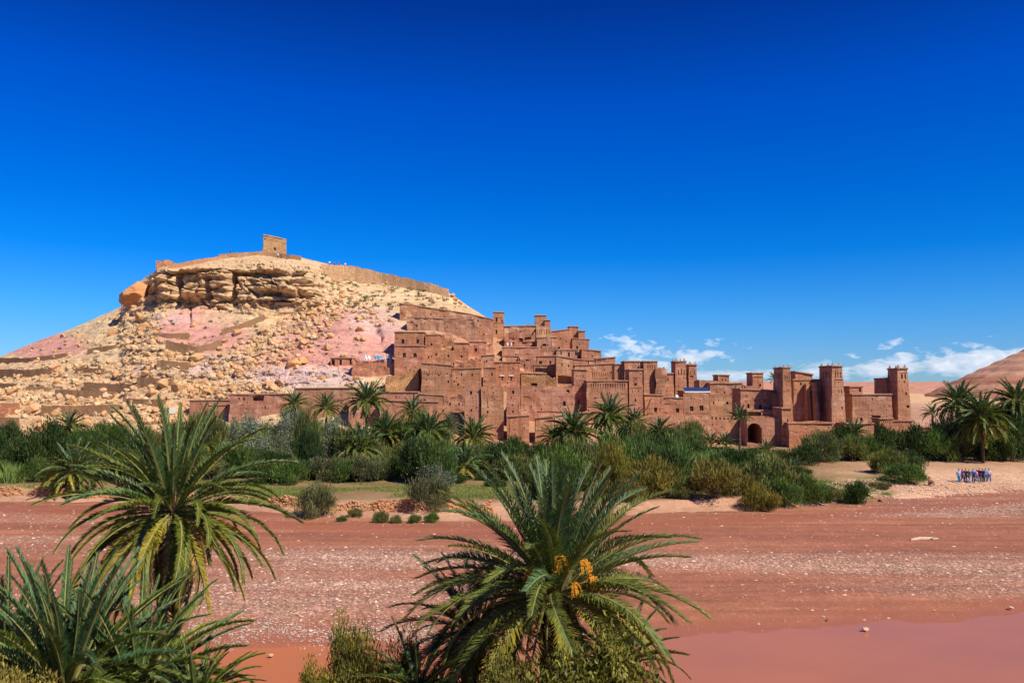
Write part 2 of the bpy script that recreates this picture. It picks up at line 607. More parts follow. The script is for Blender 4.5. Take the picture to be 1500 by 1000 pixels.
# ------------------------------------------------------------------ ground materials
def riverbed_mat():
    m, t, bs, out = new_mat('riverbed')
    p = geo_pos(t)
    band = noise(t, geo_pos(t, 0.014, 0.26, 0.0), 1.0, 7, 0.62, 0.5)
    band2 = noise(t, geo_pos(t, 0.05, 0.5, 0.0), 1.0, 4, 0.6, 0.2)
    mid = noise(t, p, 0.5, 5, 0.65)
    fine = noise(t, p, 4.0, 5, 0.7)
    red, red2, grey = (0.36, 0.148, 0.082), (0.26, 0.10, 0.06), (0.42, 0.275, 0.20)
    c = mix_col(t, ramp(t, band, [(0.36, 0.0), (0.62, 1.0)]), red, red2)
    gx = t.nodes.new('ShaderNodeAttribute')
    gx.attribute_name = 'Col'
    gs = t.nodes.new('ShaderNodeSeparateColor')
    t.links.new(gx.outputs['Color'], gs.inputs[0])
    gravel = math_node(t, 'MULTIPLY', gs.outputs[0], ramp(t, band2, [(0.3, 0.35), (0.62, 1.0)]))
    c = mix_col(t, math_node(t, 'MULTIPLY', gravel, 0.75), c, grey)
    c = mix_col(t, 0.5, c, ramp(t, noise(t, geo_pos(t, 0.05, 0.8, 0), 1.0, 5, .6, .3), [(0.35, 0.72), (0.5, 1.0), (0.62, 1.22)]), 'MULTIPLY')
    c = mix_col(t, 0.5, c, ramp(t, mid, [(0.3, 0.72), (0.7, 1.2)]), 'MULTIPLY')
    # gravel: pebbles light and dark, finer than the modelled stones
    vc = voro(t, geo_pos(t, 1, 1, 1), 7.0, out='Color')
    vs_ = t.nodes.new('ShaderNodeSeparateColor')
    t.links.new(vc, vs_.inputs[0])
    peb = ramp(t, vs_.outputs[1], [(0.0, 0.45), (0.5, 0.9), (0.8, 1.3), (1.0, 2.3)])
    c = mix_col(t, math_node(t, 'ADD', math_node(t, 'MULTIPLY', gravel, 0.8), 0.22), c, mix_col(t, 1.0, c, peb, 'MULTIPLY'))
    # wet mud by the water
    c = mix_col(t, math_node(t, 'MULTIPLY', gs.outputs[1], .85), c, (0.33, 0.115, 0.058))
    t.links.new(c, bs.inputs['Base Color'])
    t.links.new(ramp(t, gs.outputs[1], [(0.0, 0.95), (1.0, 0.45)]), bs.inputs['Roughness'])
    h = math_node(t, 'ADD', math_node(t, 'MULTIPLY', fine, 0.5), math_node(t, 'MULTIPLY', vs_.outputs[1], gravel))
    bump(t, bs, h, 0.10, 0.7)
    return m


def bank_mat():
    m, t, bs, out = new_mat('bank_earth')
    p = geo_pos(t)
    a = noise(t, p, 0.12, 5, 0.6)
    f = noise(t, p, 1.8, 6, 0.7)
    c = mix_col(t, ramp(t, a, [(0.35, 0.0), (0.65, 1.0)]), (0.40, 0.215, 0.13), (0.50, 0.30, 0.19))
    gx = t.nodes.new('ShaderNodeAttribute')
    gx.attribute_name = 'Col'
    c = mix_col(t, 1.0, c, gx.outputs['Color'], 'MULTIPLY')
    c = mix_col(t, 0.6, c, ramp(t, f, [(0.28, 0.6), (0.72, 1.3)]), 'MULTIPLY')
    t.links.new(c, bs.inputs['Base Color'])
    bump(t, bs, f, 0.15, 0.8)
    return m


def hill_mat(name, s=1.0, bs_=1.0):
    m, t, bs, out = new_mat(name)
    p = geo_pos(t)
    gx = t.nodes.new('ShaderNodeAttribute')
    gx.attribute_name = 'Col'
    strata = noise(t, geo_pos(t, 0.06 * s, 0.06 * s, 0.9 * s), 1.0, 6, 0.65, 0.6)
    mid = noise(t, p, 0.45 * s, 7, 0.68)
    fine = noise(t, p, 2.2 * s, 5, 0.7)
    ed = voro(t, geo_pos(t, 1, 1, 1.7), 0.75 * s, 'DISTANCE_TO_EDGE')
    c = mix_col(t, 0.7, gx.outputs['Color'], ramp(t, strata, [(0.3, 0.66), (0.5, 1.0), (0.7, 1.22)]), 'MULTIPLY')
    c = mix_col(t, 0.7, c, ramp(t, mid, [(0.3, 0.62), (0.5, 1.0), (0.72, 1.3)]), 'MULTIPLY')
    c = mix_col(t, 0.5, c, ramp(t, fine, [(0.3, 0.6), (0.7, 1.35)]), 'MULTIPLY')
    t.links.new(c, bs.inputs['Base Color'])
    h = math_node(t, 'ADD', math_node(t, 'MULTIPLY', mid, 1.6), math_node(t, 'MULTIPLY', fine, 0.5))
    h = math_node(t, 'ADD', h, math_node(t, 'MULTIPLY', ramp(t, ed, [(0.0, 0.0), (0.12, 0.6)]), 0.12))
    h = math_node(t, 'ADD', h, math_node(t, 'MULTIPLY', strata, 0.9))
    bump(t, bs, h, 0.55 / s * bs_, 0.9)
    bs.inputs['Roughness'].default_value = 0.95
    return m


M['riverbed'] = riverbed_mat()
M['bank'] = bank_mat()
M['hill'] = hill_mat('hill_rock')
M['far_hill'] = hill_mat('far_rock', 0.35, 0.15)


def grid_faces(nu, nv):
    i = np.arange(nu - 1)[:, None] * nv + np.arange(nv - 1)[None, :]
    i = i.ravel()
    return np.stack([i, i + nv, i + nv + 1, i + 1], 1)


# river bed
WL = -0.12
CH_PX = [-900, 0, 300, 620, 850, 1000, 1150, 1300, 1500, 1800, 2600]
CH_PY = [947, 946, 944, 948, 946, 938, 926, 911, 899, 890, 880]
pxs = np.concatenate([np.arange(-900, -20, 40), np.arange(-20, 1530, 5.0), np.arange(1540, 2700, 40)])
Ds = np.concatenate([np.linspace(27, 60, 150), np.linspace(60.3, 112, 150)])
U, V = np.meshgrid(pxs, Ds, indexing='ij')
X = (U - 750) / F * V
chD = (WL - CZ) / knum(np.interp(U, CH_PX, CH_PY)) + 1.3 * vnoise(X * 0.22, 0, 3.3) + 0.5 * vnoise(X * 0.9, 0, 8.3)
s = V - chD
Z = WL + np.where(s > 0, 0.17 * sstep(0, 5, s) + 0.012 * s * (s < 6), 0.09 * s)
Z = np.maximum(Z, -0.8)
rip = fbm(X * 0.03, V * 0.28, 0, 5, 4)
Z = Z + sstep(0.5, 8, s) * (0.13 * rip + 0.05 * fbm(X * 0.5, V * 0.9, 0, 9, 3)) + 0.012 * vnoise(X * 1.5, V * 3, 0, 4)
Z += 0.30 * np.exp(-((U - 470) / 190.) ** 2) * np.exp(-((V - 45) / 6.) ** 2) * 0.5
grav = sstep(-0.25, 0.35, fbm(X * 0.02, V * 0.14, 2, 31, 3) + 0.55 * np.exp(-((U - 470) / 260.) ** 2 - ((V - 47) / 9.) ** 2)
             + 0.35 * np.exp(-((U - 150) / 260.) ** 2 - ((V - 68) / 6.) ** 2) + 0.35 * np.exp(-((U - 1380) / 150.) ** 2 - ((V - 78) / 3.) ** 2) - 0.25 * np.exp(-((U - 850) / 150.) ** 2 - ((V - 72) / 4.) ** 2))
grav = grav * sstep(0.8, 2.0, s) * (1 - 0.8 * sstep(-6, -1, V - shore_D(U)))
wet = 1 - sstep(0.1, 4.5, s + 0.7 * vnoise(X * 0.5, V * 0.6, 0, 6))
wet = np.maximum(wet, 0.8 * sstep(-7, -3, V - shore_D(U)) * (1 - sstep(-1.2, -0.2, V - shore_D(U))))
colr = np.stack([grav, wet, 0 * wet], -1).reshape(-1, 3)
rb_mesh = mesh_from('riverbed', np.stack([X, V, Z], -1).reshape(-1, 3), grid_faces(len(pxs), len(Ds)), [M['riverbed']], smooth=True, col=colr)
link('riverbed', rb_mesh, kind='structure')
RB = (pxs, Ds, Z, grav)


def rb_sample(px, D, arr):
    i = np.clip(np.searchsorted(pxs, px), 0, len(pxs) - 1)
    j = np.clip(np.searchsorted(Ds, D), 0, len(Ds) - 1)
    return arr[i, j]


# muddy water
# the bed shelves gently, so the edge is irregular
wm, t, bs, out = new_mat('muddy_water')
p = geo_pos(t, 1, 1.6, 1)
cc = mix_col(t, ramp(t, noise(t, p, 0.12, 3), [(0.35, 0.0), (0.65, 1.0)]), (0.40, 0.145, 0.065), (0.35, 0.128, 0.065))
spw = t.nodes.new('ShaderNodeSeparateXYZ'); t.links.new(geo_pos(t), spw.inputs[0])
cc = mix_col(t, ramp(t, math_node(t, 'ADD', math_node(t, 'MULTIPLY', spw.outputs[0], 0.04), 0.5), [(0.2, 0.0), (0.9, 1.0)]), mix_col(t, 1.0, cc, (1.12, 1.0, .6), 'MULTIPLY'), cc)  # more orange to the left: weaker sky reflection put into the colour
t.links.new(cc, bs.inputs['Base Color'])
bs.inputs['Roughness'].default_value = 0.25
bs.inputs['Specular IOR Level'].default_value = 0.27
bs.inputs['IOR'].default_value = 1.33
bump(t, bs, noise(t, p, 5.0, 4, 0.6), 0.012, 0.5)
wv = []
xs = np.linspace(-70, 70, 15)
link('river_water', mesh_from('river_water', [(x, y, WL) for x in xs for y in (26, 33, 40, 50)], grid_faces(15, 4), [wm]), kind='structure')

# far bank, plain and desert
pxs2 = np.concatenate([np.arange(-2600, -40, 60), np.arange(-40, 1540, 4.0), np.arange(1560, 4200, 60)])
Ds2 = np.concatenate([np.linspace(66, 112, 170), np.linspace(112.6, 165, 70), np.geomspace(167, 9000, 110)])
U, V = np.meshgrid(pxs2, Ds2, indexing='ij')
X = (U - 750) / F * V
Z = bank_z(U, V)
s = V - shore_D(U)
Z += sstep(1.0, 6, s) * (0.16 * fbm(X * 0.25, V * 0.3, 0, 41, 4)) + 0.03 * vnoise(X * 1.2, V * 1.2, 0, 44)
farw = sstep(280, 700, V)
Z += farw * (3.0 * fbm(X * 0.006, V * 0.004, 0, 51, 5) * (1 - sstep(900, 1500, V)))
gull = np.abs(fbm(X * 0.03, V * 0.008, 0, 53, 4))
Z -= sstep(420, 600, V) * (1 - sstep(850, 1000, V)) * gull * 4
g = 0 * Z + 1
c1 = np.stack([g, g, g], -1)
veg = sstep(7, 11, s + 2 * vnoise(X * 0.2, V * 0.2, 0, 61)) * (1 - sstep(140, 170, V)) * (1 - 0.7 * sstep(1150, 1300, U))
rgtb = (sstep(1100, 1200, U) * (1 - sstep(18, 30, s)) * .35)[..., None]
c1 = c1 * (1 + rgtb * np.array([1, 1.1, 1.15]))
olive = np.array([0.42, 0.5, 0.32])
c1 = c1 * (1 - 0.75 * veg[..., None]) + olive * 0.75 * veg[..., None]
grass_m = sstep(0.0, 0.35, fbm(X * 0.12, V * 0.25, 0, 63, 3) + 0.2) * sstep(6, 7.5, s) * (1 - sstep(17, 24, s)) * (1 - sstep(1290, 1330, U))
c1 = c1 * (1 - 0.8 * grass_m[..., None]) + np.array([0.26, 0.50, 0.16]) * 0.8 * grass_m[..., None]
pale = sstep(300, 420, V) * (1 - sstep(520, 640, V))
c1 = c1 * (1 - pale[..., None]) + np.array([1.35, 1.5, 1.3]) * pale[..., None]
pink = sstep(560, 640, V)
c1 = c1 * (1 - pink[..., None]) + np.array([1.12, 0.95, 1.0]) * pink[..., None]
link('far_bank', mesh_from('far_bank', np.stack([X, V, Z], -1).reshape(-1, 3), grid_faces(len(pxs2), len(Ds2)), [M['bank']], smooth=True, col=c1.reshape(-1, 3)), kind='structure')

# near bank, under and beside the camera
ys = np.array([-120, -60, -20, -5, 0, 3, 6, 10, 14, 18, 21, 24, 26, 28, 30, 32, 34])
zs = np.interp(ys, [-120, -5, 3, 10, 24, 30, 34], [10.8, 10.4, 10.1, 6.9, 1.3, 0.2, -0.7])
xs = np.linspace(-140, 140, 120)
U, V = np.meshgrid(xs, ys, indexing='ij')
Z = zs[None, :] + 0.25 * fbm(U * 0.3, V * 0.3, 0, 71, 3) - 0.15 * (V < 8)
link('near_bank', mesh_from('near_bank', np.stack([U, V, Z], -1).reshape(-1, 3), grid_faces(120, len(ys)), [M['bank']], smooth=True,
                            col=np.tile([[0.75, 0.72, 0.6]], (U.size, 1))), kind='structure')


def near_z(y):
    return float(np.interp(y, [-120, -5, 3, 10, 24, 30, 34], [10.8, 10.4, 10.1, 6.9, 1.3, 0.2, -0.7]))


# ------------------------------------------------------------------ the hill
pxh = np.concatenate([np.arange(-900, -30, 20), np.arange(-30, 1425, 2.3)])
NV1, NV2 = 300, 26
tt = np.linspace(-0.06, 1.0, NV1)
U, T = np.meshgrid(pxh, tt, indexing='ij')
cpy = np.interp(U, H_PX, H_PY)
bpy_ = py_of(2.2, np.interp(U, B_PX, B_D))
PY = bpy_ + (cpy - bpy_) * T
D = hill_D(U, PY)
X, Y, Z = P(U, PY, D)


def gauss(px, py, rx, ry):
    return np.exp(-((U - px) / rx) ** 2 - ((PY - py) / ry) ** 2)


ksar = sstep(560, 620, U + (PY - 560) * -0.3) * 1.0
ksar = np.maximum(ksar, sstep(430, 520, U) * sstep(545, 560, PY))
ksar *= 1 - .45 * (1 - sstep(540, 560, PY)) * sstep(600, 640, U)
cliff = sstep(205, 240, U) * (1 - sstep(440, 520, U)) * sstep(372, 392, PY) * (1 - sstep(440, 462, PY))
amp = (1 - 0.85 * ksar) * sstep(-0.02, 0.1, T)
zw = Z + 3.0 * fbm(X * 0.06, Y * 0.05, Z * 0.1, 5, 4)
strat = np.abs(((zw / 2.6) % 1.0) - 0.5) * 2
strat2 = np.abs(((zw / 0.95 + 2 * fbm(X * 0.1, 0, Z * 0.1, 6, 2)) % 1.0) - 0.5) * 2
disp = amp * (2.2 * fbm(X * 0.07, Z * 0.1, 0.3, 1, 5) + 0.75 * fbm(X * 0.4, Z * 0.55, 0.1, 2, 3))
ledgy = sstep(-0.1, 0.3, fbm(X * 0.03, Z * 0.05, 4, 77, 2) + 0.35 * sstep(470, 430, PY))
disp += amp * ledgy * (0.8 * sstep(0.25, 0.7, strat) + 0.35 * strat2)
cid, edge = cells(X / 6.5 + 0.45 * vnoise(X * 0.2, Z * 0.2, 0, 8), Z / 4.0 + .3 * vnoise(X * .12, Z * .1, 0, 18), 3)
cid2, edge2 = cells(X / 2.0, Z / 1.3 + 0.3 * vnoise(X * 0.3, Z * 0.3, 0, 9), 7)
disp += cliff * (2.9 * (cid - 0.35) - 1.7 * (1 - sstep(0.0, 0.16, edge)) + 1.2 * (cid2 - 0.5) - 0.7 * (1 - sstep(0, 0.14, edge2)) + .45 * sstep(.3, .7, strat) + .3 * strat2 + 1.2 * fbm(X * .25, Z * .35, 2, 66, 4))
pinkm = np.maximum(np.exp(-((U - 300) / 50.) ** 2 - ((PY - 483) / 24.) ** 2), np.maximum(np.exp(-((U - 500) / 75.) ** 2 - ((PY - 505) / 42.) ** 2), np.exp(-((U - 70) / 90.) ** 2 - ((PY - 505) / 20.) ** 2)))
pinkm = np.maximum(pinkm, np.exp(-((U - 580) / 60.) ** 2 - ((PY - 440) / 18.) ** 2) * .8)
disp *= 1 - 0.6 * pinkm
rough = amp * (1 - pinkm) * (1 - cliff) * sstep(0.05, 0.4, fbm(X * 0.05, Z * 0.06, 1, 21, 3))
disp += rough * (0.6 * (cid2 - 0.5) - 0.3 * (1 - sstep(0, 0.1, edge2)))
for (a, b, rx, ry, dp) in [(264, 417, 5, 25, 6), (308, 424, 3.5, 18, 5), (342, 416, 4.5, 22, 5.5), (358, 403, 15, 5, 5), (400, 405, 22, 5, 4.5), (372, 414, 8, 9, 3), (283, 443, 21, 5, 6),
                           (425, 436, 26, 5.5, 5.5), (392, 432, 10, 4, 4), (362, 444, 18, 3, 3.5), (428, 396, 8, 4, 3), (278, 458, 2.5, 12, 3), (452, 415, 26, 2.5, 2.5),
                           (196, 463, 9, 4, 2), (548, 484, 9, 9, 3.5), (556, 496, 4, 6, 2.5), (478, 476, 9, 2, 2), (468, 405, 4, 4, 2)]:
    disp -= dp * (.65 if rx > 8 else .9) * gauss(a, b, rx, ry)
for (a, b, rx, ry, dp) in [(300, 398, 30, 6, 1.5), (240, 420, 14, 18, 2.5), (322, 405, 12, 10, 1.5), (420, 422, 30, 5, 2.0), (290, 430, 22, 5, 2)]:
    disp += dp * gauss(a, b, rx, ry)
crestfade = 1 - 0.6 * sstep(0.94, 1.0, T)
disp *= crestfade
Y2 = Y - disp * 0.9
Z2 = Z + disp * 0.25 * (1 - cliff)
# back slope
tb = np.linspace(0, 1, NV2 + 1)[1:] ** 1.4
bx, by, bz = X[:, -1:], Y2[:, -1:], Z2[:, -1:]
Yb = by + tb[None, :] * 150
Zb = bz - (Yb - by) * 0.42 + 1.2 * fbm(bx * 0.08, Yb * 0.08, 0, 13, 3) * sstep(0, 0.1, tb)[None, :]
Xb = bx * (1 + (Yb - by) / np.maximum(by, 1) * 0.9)
X3, Y3, Z3 = np.concatenate([X, Xb], 1), np.concatenate([Y2, Yb], 1), np.concatenate([Z2, Zb], 1)
# rock colours, zone by zone
cream = np.array([0.72, 0.52, 0.30]); tan = np.array([0.60, 0.39, 0.215]); orange = np.array([0.64, 0.37, 0.17])
pinkc = np.array([0.66, 0.325, 0.26]); mauve = np.array([0.66, 0.47, 0.42]); adobe_e = np.array([0.50, 0.27, 0.155]); redc = np.array([0.60, 0.27, 0.17])
w1 = 22 * fbm(X * 0.06, Z * 0.09, 3, 81, 4)
U_, P_ = U + w1, PY + 0.6 * w1


def zone(px, py, rx, ry, hard=2.0):
    r = np.sqrt(((U_ - px) / rx) ** 2 + ((P_ - py) / ry) ** 2)
    return (1 - sstep(1 - 0.25 * hard / 2, 1 + 0.25 * hard / 2, r))[..., None]


C = np.zeros(U.shape + (3,)) + cream
nmix = sstep(-0.05, 0.35, fbm(X * 0.04, Z * 0.12, 7, 85, 4))[..., None]
C = C * (1 - 0.6 * nmix) + tan * 0.6 * nmix
low = sstep(500, 560, P_)[..., None] * (1 - sstep(330, 430, U_))[..., None]
C = C * (1 - 0.55 * low) + tan * 0.55 * low
for args, cc_, k in [((60, 507, 62, 20), pinkc, 0.95), ((300, 486, 66, 32), pinkc, 0.95), ((250, 470, 40, 10), mauve, 0.5), ((360, 470, 60, 14), cream, 0.6),
                     ((500, 498, 92, 46), pinkc, 0.95), ((420, 535, 70, 30), pinkc, 0.6), ((455, 555, 80, 18), mauve, 0.85), ((330, 540, 60, 22), mauve, 0.55),
                     ((545, 470, 40, 20), mauve, 0.6), ((430, 520, 26, 20), redc, 0.45), ((250, 545, 60, 10), mauve, 0.6), ((490, 555, 40, 12), mauve, 0.7),
                     ((175, 480, 60, 22), cream, 0.9), ((420, 460, 50, 10), orange, 0.4), ((205, 430, 26, 22), orange, 0.7), ((300, 600, 60, 14), pinkc, 0.4)]:
    z_ = zone(*args) * k
    C = C * (1 - z_) + cc_ * z_
kz = (np.maximum(sstep(590, 650, U_) * sstep(452, 470, PY + 0 * U_), sstep(700, 720, U)) * 1.0)[..., None]
C = C * (1 - kz) + adobe_e * kz
seam_mix = (cliff * (1 - sstep(0.02, 0.2, edge)))[..., None] * 0.3  # mixes the edges of the cliff blocks towards a darker tan
C = C * (1 - seam_mix) + tan * 0.7 * seam_mix
warm_ = cliff[..., None] * .4
C = C * (1 - warm_) + np.array([0.66, 0.42, 0.225]) * warm_
C = C * .93
C3 = np.concatenate([C, np.repeat(C[:, -1:], NV2, 1)], 1)
link('hill', mesh_from('hill', np.stack([X3, Y3, Z3], -1).reshape(-1, 3), grid_faces(len(pxh), NV1 + NV2), [M['hill']], smooth=False, col=C3.reshape(-1, 3)), kind='structure')
HILL = (pxh, tt, X, Y2, Z2)


def hill_point(px, py):
    """the displaced surface point seen at this pixel (nearest grid vertex)"""
    i = int(np.argmin(np.abs(pxh - px)))
    col = py_of(Z2[i], Y2[i])
    j = int(np.argmin(np.abs(col - py)))
    return Vector((float(X[i, j]), float(Y2[i, j]), float(Z2[i, j])))


def hill_min_D(px, py, half):
    """nearest distance of the hill surface round this pixel, so that a wall set there is not swallowed"""
    m = (np.abs(pxh - px) <= half)
    cols = py_of(Z2[m], Y2[m])
    sel = np.abs(cols - py) < 3.0
    return float(np.mean(Y2[m][sel])) if sel.any() else float(hill_D(px, py))


# reddish banded hill at the far right
cxp, cyD = 1600, 500
c0x = (cxp - 750) / F * cyD
gx_ = np.linspace(-150, 170, 220); gy_ = np.linspace(-130, 130, 120)
U, V = np.meshgrid(gx_, gy_, indexing='ij')
r = np.hypot(U, V * 1.1)
Zh = 55 - r * 0.50 + 0.9 * fbm(U * 0.03, V * 0.03, 0, 91, 3)
ang = np.arctan2(V, U)
Zh -= 1.1 * np.abs(fbm(np.cos(ang) * 9, np.sin(ang) * 9, r * 0.01, 93, 3)) * sstep(5, 60, r)
st_ = (Zh / 4.2) % 1.0
Zh += 0.5 * sstep(0.35, 0.7, st_) - 0.2
Zh = np.minimum(Zh, 52 + 0.05 * Zh)
bandc = sstep(0.35, 0.6, fbm(0 * U + 1, 0 * V, Zh * 0.25, 97, 3) + 0.5)[..., None]
Ch = np.array([0.38, 0.17, 0.10]) * (1 - bandc) + np.array([0.52, 0.28, 0.18]) * bandc
Zh = np.where(Zh < 1, 1, Zh)
link('desert_hill', mesh_from('desert_hill', np.stack([U + c0x, V + cyD, Zh + 1], -1).reshape(-1, 3), grid_faces(220, 120), [M['far_hill']], smooth=True, col=Ch.reshape(-1, 3)), kind='structure')

# ------------------------------------------------------------------ boulders and scree
import bmesh


def rock_mesh(seed, sub=2, name='boulder', mat='stone'):
    rnd = random.Random(seed)
    bm = bmesh.new()
    bmesh.ops.create_icosphere(bm, subdivisions=sub, radius=1)
    planes = []
    for k in range(11):
        d = Vector((rnd.gauss(0, 1), rnd.gauss(0, 1), rnd.gauss(0, 1))).normalized()
        planes.append((d, rnd.uniform(0.5, 0.85)))
    for v in bm.verts:
        co = v.co.copy()
        for d, h in planes:
            q = co.dot(d)
            if q > h:
                co -= d * (q - h)
        v.co = co * 1.15
    vs_ = np.array([v.co[:] for v in bm.verts])
    n = fbm(vs_[:, 0] * 2.2 + seed, vs_[:, 1] * 2.2, vs_[:, 2] * 2.2, seed, 3)
    vs_ = vs_ * (1 + 0.13 * n[:, None])
    fs = [[v.index for v in f.verts] for f in bm.faces]
    bm.free()
    if name is None:
        return vs_, np.array(fs)
    return mesh_from(name, vs_, fs, [M[mat]])


rocks = [rock_mesh(k, 3) for k in range(8)]
BL = {
    'outcrop': 'crumbling pale outcrop rock below the lower end of the ridge rampart',
    'top': 'tan sandstone block below the cliff at the top of the hill',
    'pinkslope': 'ochre boulder lying on the pink slope left of the red houses',
    'midslope': 'ochre boulder in the rubble band crossing the middle of the hillside',
    'left': 'pale boulder on the terraced lower left flank of the hill',
    'foot': 'orange boulder near the foot of the hill above the low mud houses',
}
BS = [(165, 485, 12, 'top'), (211, 478, 15, 'top'), (206, 464, 13, 'top'), (193, 507, 12, 'midslope'), (80, 536, 15, 'left'), (20, 571, 19, 'left'), (107, 585, 17, 'left'),
      (50, 597, 18, 'left'), (87, 603, 17, 'left'), (198, 583, 17, 'left'), (151, 572, 13, 'left'), (172, 545, 12, 'left'), (241, 560, 16, 'midslope'), (262, 566, 19, 'midslope'),
      (224, 531, 13, 'midslope'), (290, 521, 20, 'midslope'), (351, 541, 17, 'midslope'), (304, 569, 14, 'foot'), (224, 573, 15, 'left'), (347, 485, 12, 'midslope'),
      (389, 482, 12, 'midslope'), (366, 528, 11, 'midslope'), (393, 561, 11, 'foot'), (153, 604, 10, 'left'), (177, 604, 12, 'left'), (370, 510, 10, 'midslope'),
      (501, 463, 9, 'pinkslope'), (489, 459, 9, 'pinkslope'), (527, 465, 9, 'pinkslope'), (528, 480, 12, 'pinkslope'), (480, 506, 14, 'pinkslope'), (446, 501, 15, 'pinkslope'),
      (446, 526, 15, 'pinkslope'), (530, 450, 8, 'top'), (486, 491, 10, 'pinkslope'), (471, 451, 11, 'top'), (455, 459, 12, 'top'), (432, 529, 22, 'pinkslope'),
      (306, 571, 15, 'foot'), (376, 566, 12, 'foot'), (340, 567, 13, 'foot'), (268, 592, 12, 'foot'), (132, 618, 12, 'left'), (64, 622, 14, 'left'), (20, 640, 16, 'left'), (118, 560, 11, 'left'),
      (330, 497, 11, 'midslope'), (312, 508, 10, 'midslope'), (410, 470, 10, 'midslope'), (245, 515, 9, 'midslope'), (215, 545, 11, 'midslope'), (400, 500, 9, 'midslope'), (662, 432, 9, 'outcrop'), (668, 437, 8, 'outcrop'), (674, 443, 8, 'outcrop'), (666, 443, 7, 'outcrop'), (680, 448, 6, 'outcrop')]
rr = random.Random(5)
for i, (px, py, sz, k) in enumerate(BS):
    q = hill_point(px, py + sz * 0.3)
    sc = sz * q.y / F * 0.56
    tint = rr.choice([(1.0, 0.92, 0.8), (1.1, 1.0, 0.95), (1.08, 0.9, 0.72)])
    link('boulder', rocks[i % 8], loc=q + Vector((0, -0.25 * sc, 0.30 * sc)), rot=(rr.uniform(-.3, .3), rr.uniform(-.3, .3), rr.uniform(0, 6.3)), scale=(sc, sc * 0.9, sc * rr.uniform(.6, .85)),
         label=BL[k], cat='boulder', group={'outcrop': 'outcrop rocks below the ridge rampart', 'top': 'sandstone blocks below the cliff', 'pinkslope': 'boulders on the pink slope', 'midslope': 'boulders in the rubble band',
                                           'left': 'boulders on the terraced left flank', 'foot': 'boulders at the foot of the hill'}[k], color=tint)
# the great overhanging block on the left shoulder
q = hill_point(202, 440)
sc = 36 * q.y / F * 0.52
link('overhanging_rock', rock_mesh(81, 4, 'overhanging_rock'), loc=q + Vector((-0.6, -0.5, 0.45 * sc)), rot=(0.3, -0.5, 0.9), scale=(sc * 1.25, sc * 1.1, sc * 0.85),
     label='huge orange overhanging block on the left shoulder of the hill', cat='boulder', color=(1.05, 0.78, 0.6))

# scree: thousands of small blocks, one body
tmpl = [rock_mesh(100 + k, 1, None) for k in range(6)]
LINES = [((500, 440), (300, 565), 26, 1.0), ((200, 490), (260, 545), 28, 1.0), ((0, 585), (260, 620), 32, 1.0), ((270, 570), (420, 580), 18, .8), ((60, 545), (200, 560), 22, .7),
         ((190, 455), (250, 500), 14, .5), ((470, 440), (560, 470), 14, .4), ((560, 415), (660, 440), 10, .3), ((0, 520), (200, 500), 14, .25), ((400, 500), (540, 470), 40, .06), ((430, 545), (560, 565), 12, .2)]
vv, ff, cc2, off = [], [], [], 0
rng = np.random.default_rng(11)
cnt = 0
ipx = pxh
for k in range(66000):
    px, py = rng.uniform(-60, 600), rng.uniform(400, 655)
    if k > 60000:
        px, py = rng.uniform(590, 900), rng.uniform(430, 560)
    best = 0.25 if k > 60000 else 0
    for (a, b, w, wt_) in LINES:
        ax, ay = a; bx_, by_ = b
        L2 = (bx_ - ax) ** 2 + (by_ - ay) ** 2
        t_ = min(1, max(0, ((px - ax) * (bx_ - ax) + (py - ay) * (by_ - ay)) / L2))
        d_ = math.hypot(px - ax - t_ * (bx_ - ax), py - ay - t_ * (by_ - ay))
        best = max(best, wt_ * math.exp(-(d_ / w) ** 2))
    if rng.uniform() > best * 0.5 + 0.006:
        continue
    if py > base_py(px) + 4:
        continue
    i = int(np.clip(np.searchsorted(pxh, px), 0, len(pxh) - 1))
    c_ = np.interp(px, H_PX, H_PY)
    if py < c_ + 6:
        continue
    j = int((py - float(base_py(px))) / (c_ - float(base_py(px))) * (NV1 - 1) / 1.06 + 0.06 / 1.06 * (NV1 - 1))
    j = min(max(j, 0), NV1 - 1)
    pos = np.array([X[i, j], Y2[i, j], Z2[i, j]])
    sz = (0.14 + 1.0 * rng.random() ** 6)
    tv, tf = tmpl[k % 6]
    a = rng.uniform(0, 6.28)
    ca, sa = math.cos(a), math.sin(a)
    v = tv * np.array([sz, sz * .85, sz * rng.uniform(.5, .9)])
    v = np.stack([v[:, 0] * ca - v[:, 1] * sa, v[:, 0] * sa + v[:, 1] * ca, v[:, 2]], 1) + pos + np.array([0, -0.1, 0.25 * sz])
    vv.append(v); ff.append(tf + off); off += len(v)
    if k > 60000:
        sz *= .8
    tone = [cream * .95, orange * 1.0, tan * 1.05, cream * .5 + orange * 0.45][rng.integers(0, 4)]
    if k > 60000:
        tone = adobe_e * rng.uniform(.9, 1.3)
    cc2.append(np.tile(tone, (len(v), 1)))
    cnt += 1
    if cnt > 1300 and k < 60000:
        continue
link('scree', mesh_from('scree', np.concatenate(vv), np.concatenate(ff), [M['hill']], col=np.concatenate(cc2)), kind='stuff')
print('scree', cnt)

# ------------------------------------------------------------------ buildings of rammed earth
def jit(v, amp, seed=0):
    """slow wobble that makes built walls hand-made; the same for coincident points"""
    v = np.asarray(v, float)
    o = np.stack([vnoise(v[:, 0] * 0.9, v[:, 1] * 0.9, v[:, 2] * 0.9, 200 + seed),
                  vnoise(v[:, 0] * 0.9, v[:, 1] * 0.9, v[:, 2] * 0.9, 230 + seed),
                  vnoise(v[:, 0] * 0.9, v[:, 1] * 0.9, v[:, 2] * 0.9, 260 + seed)], 1)
    return v + o * amp


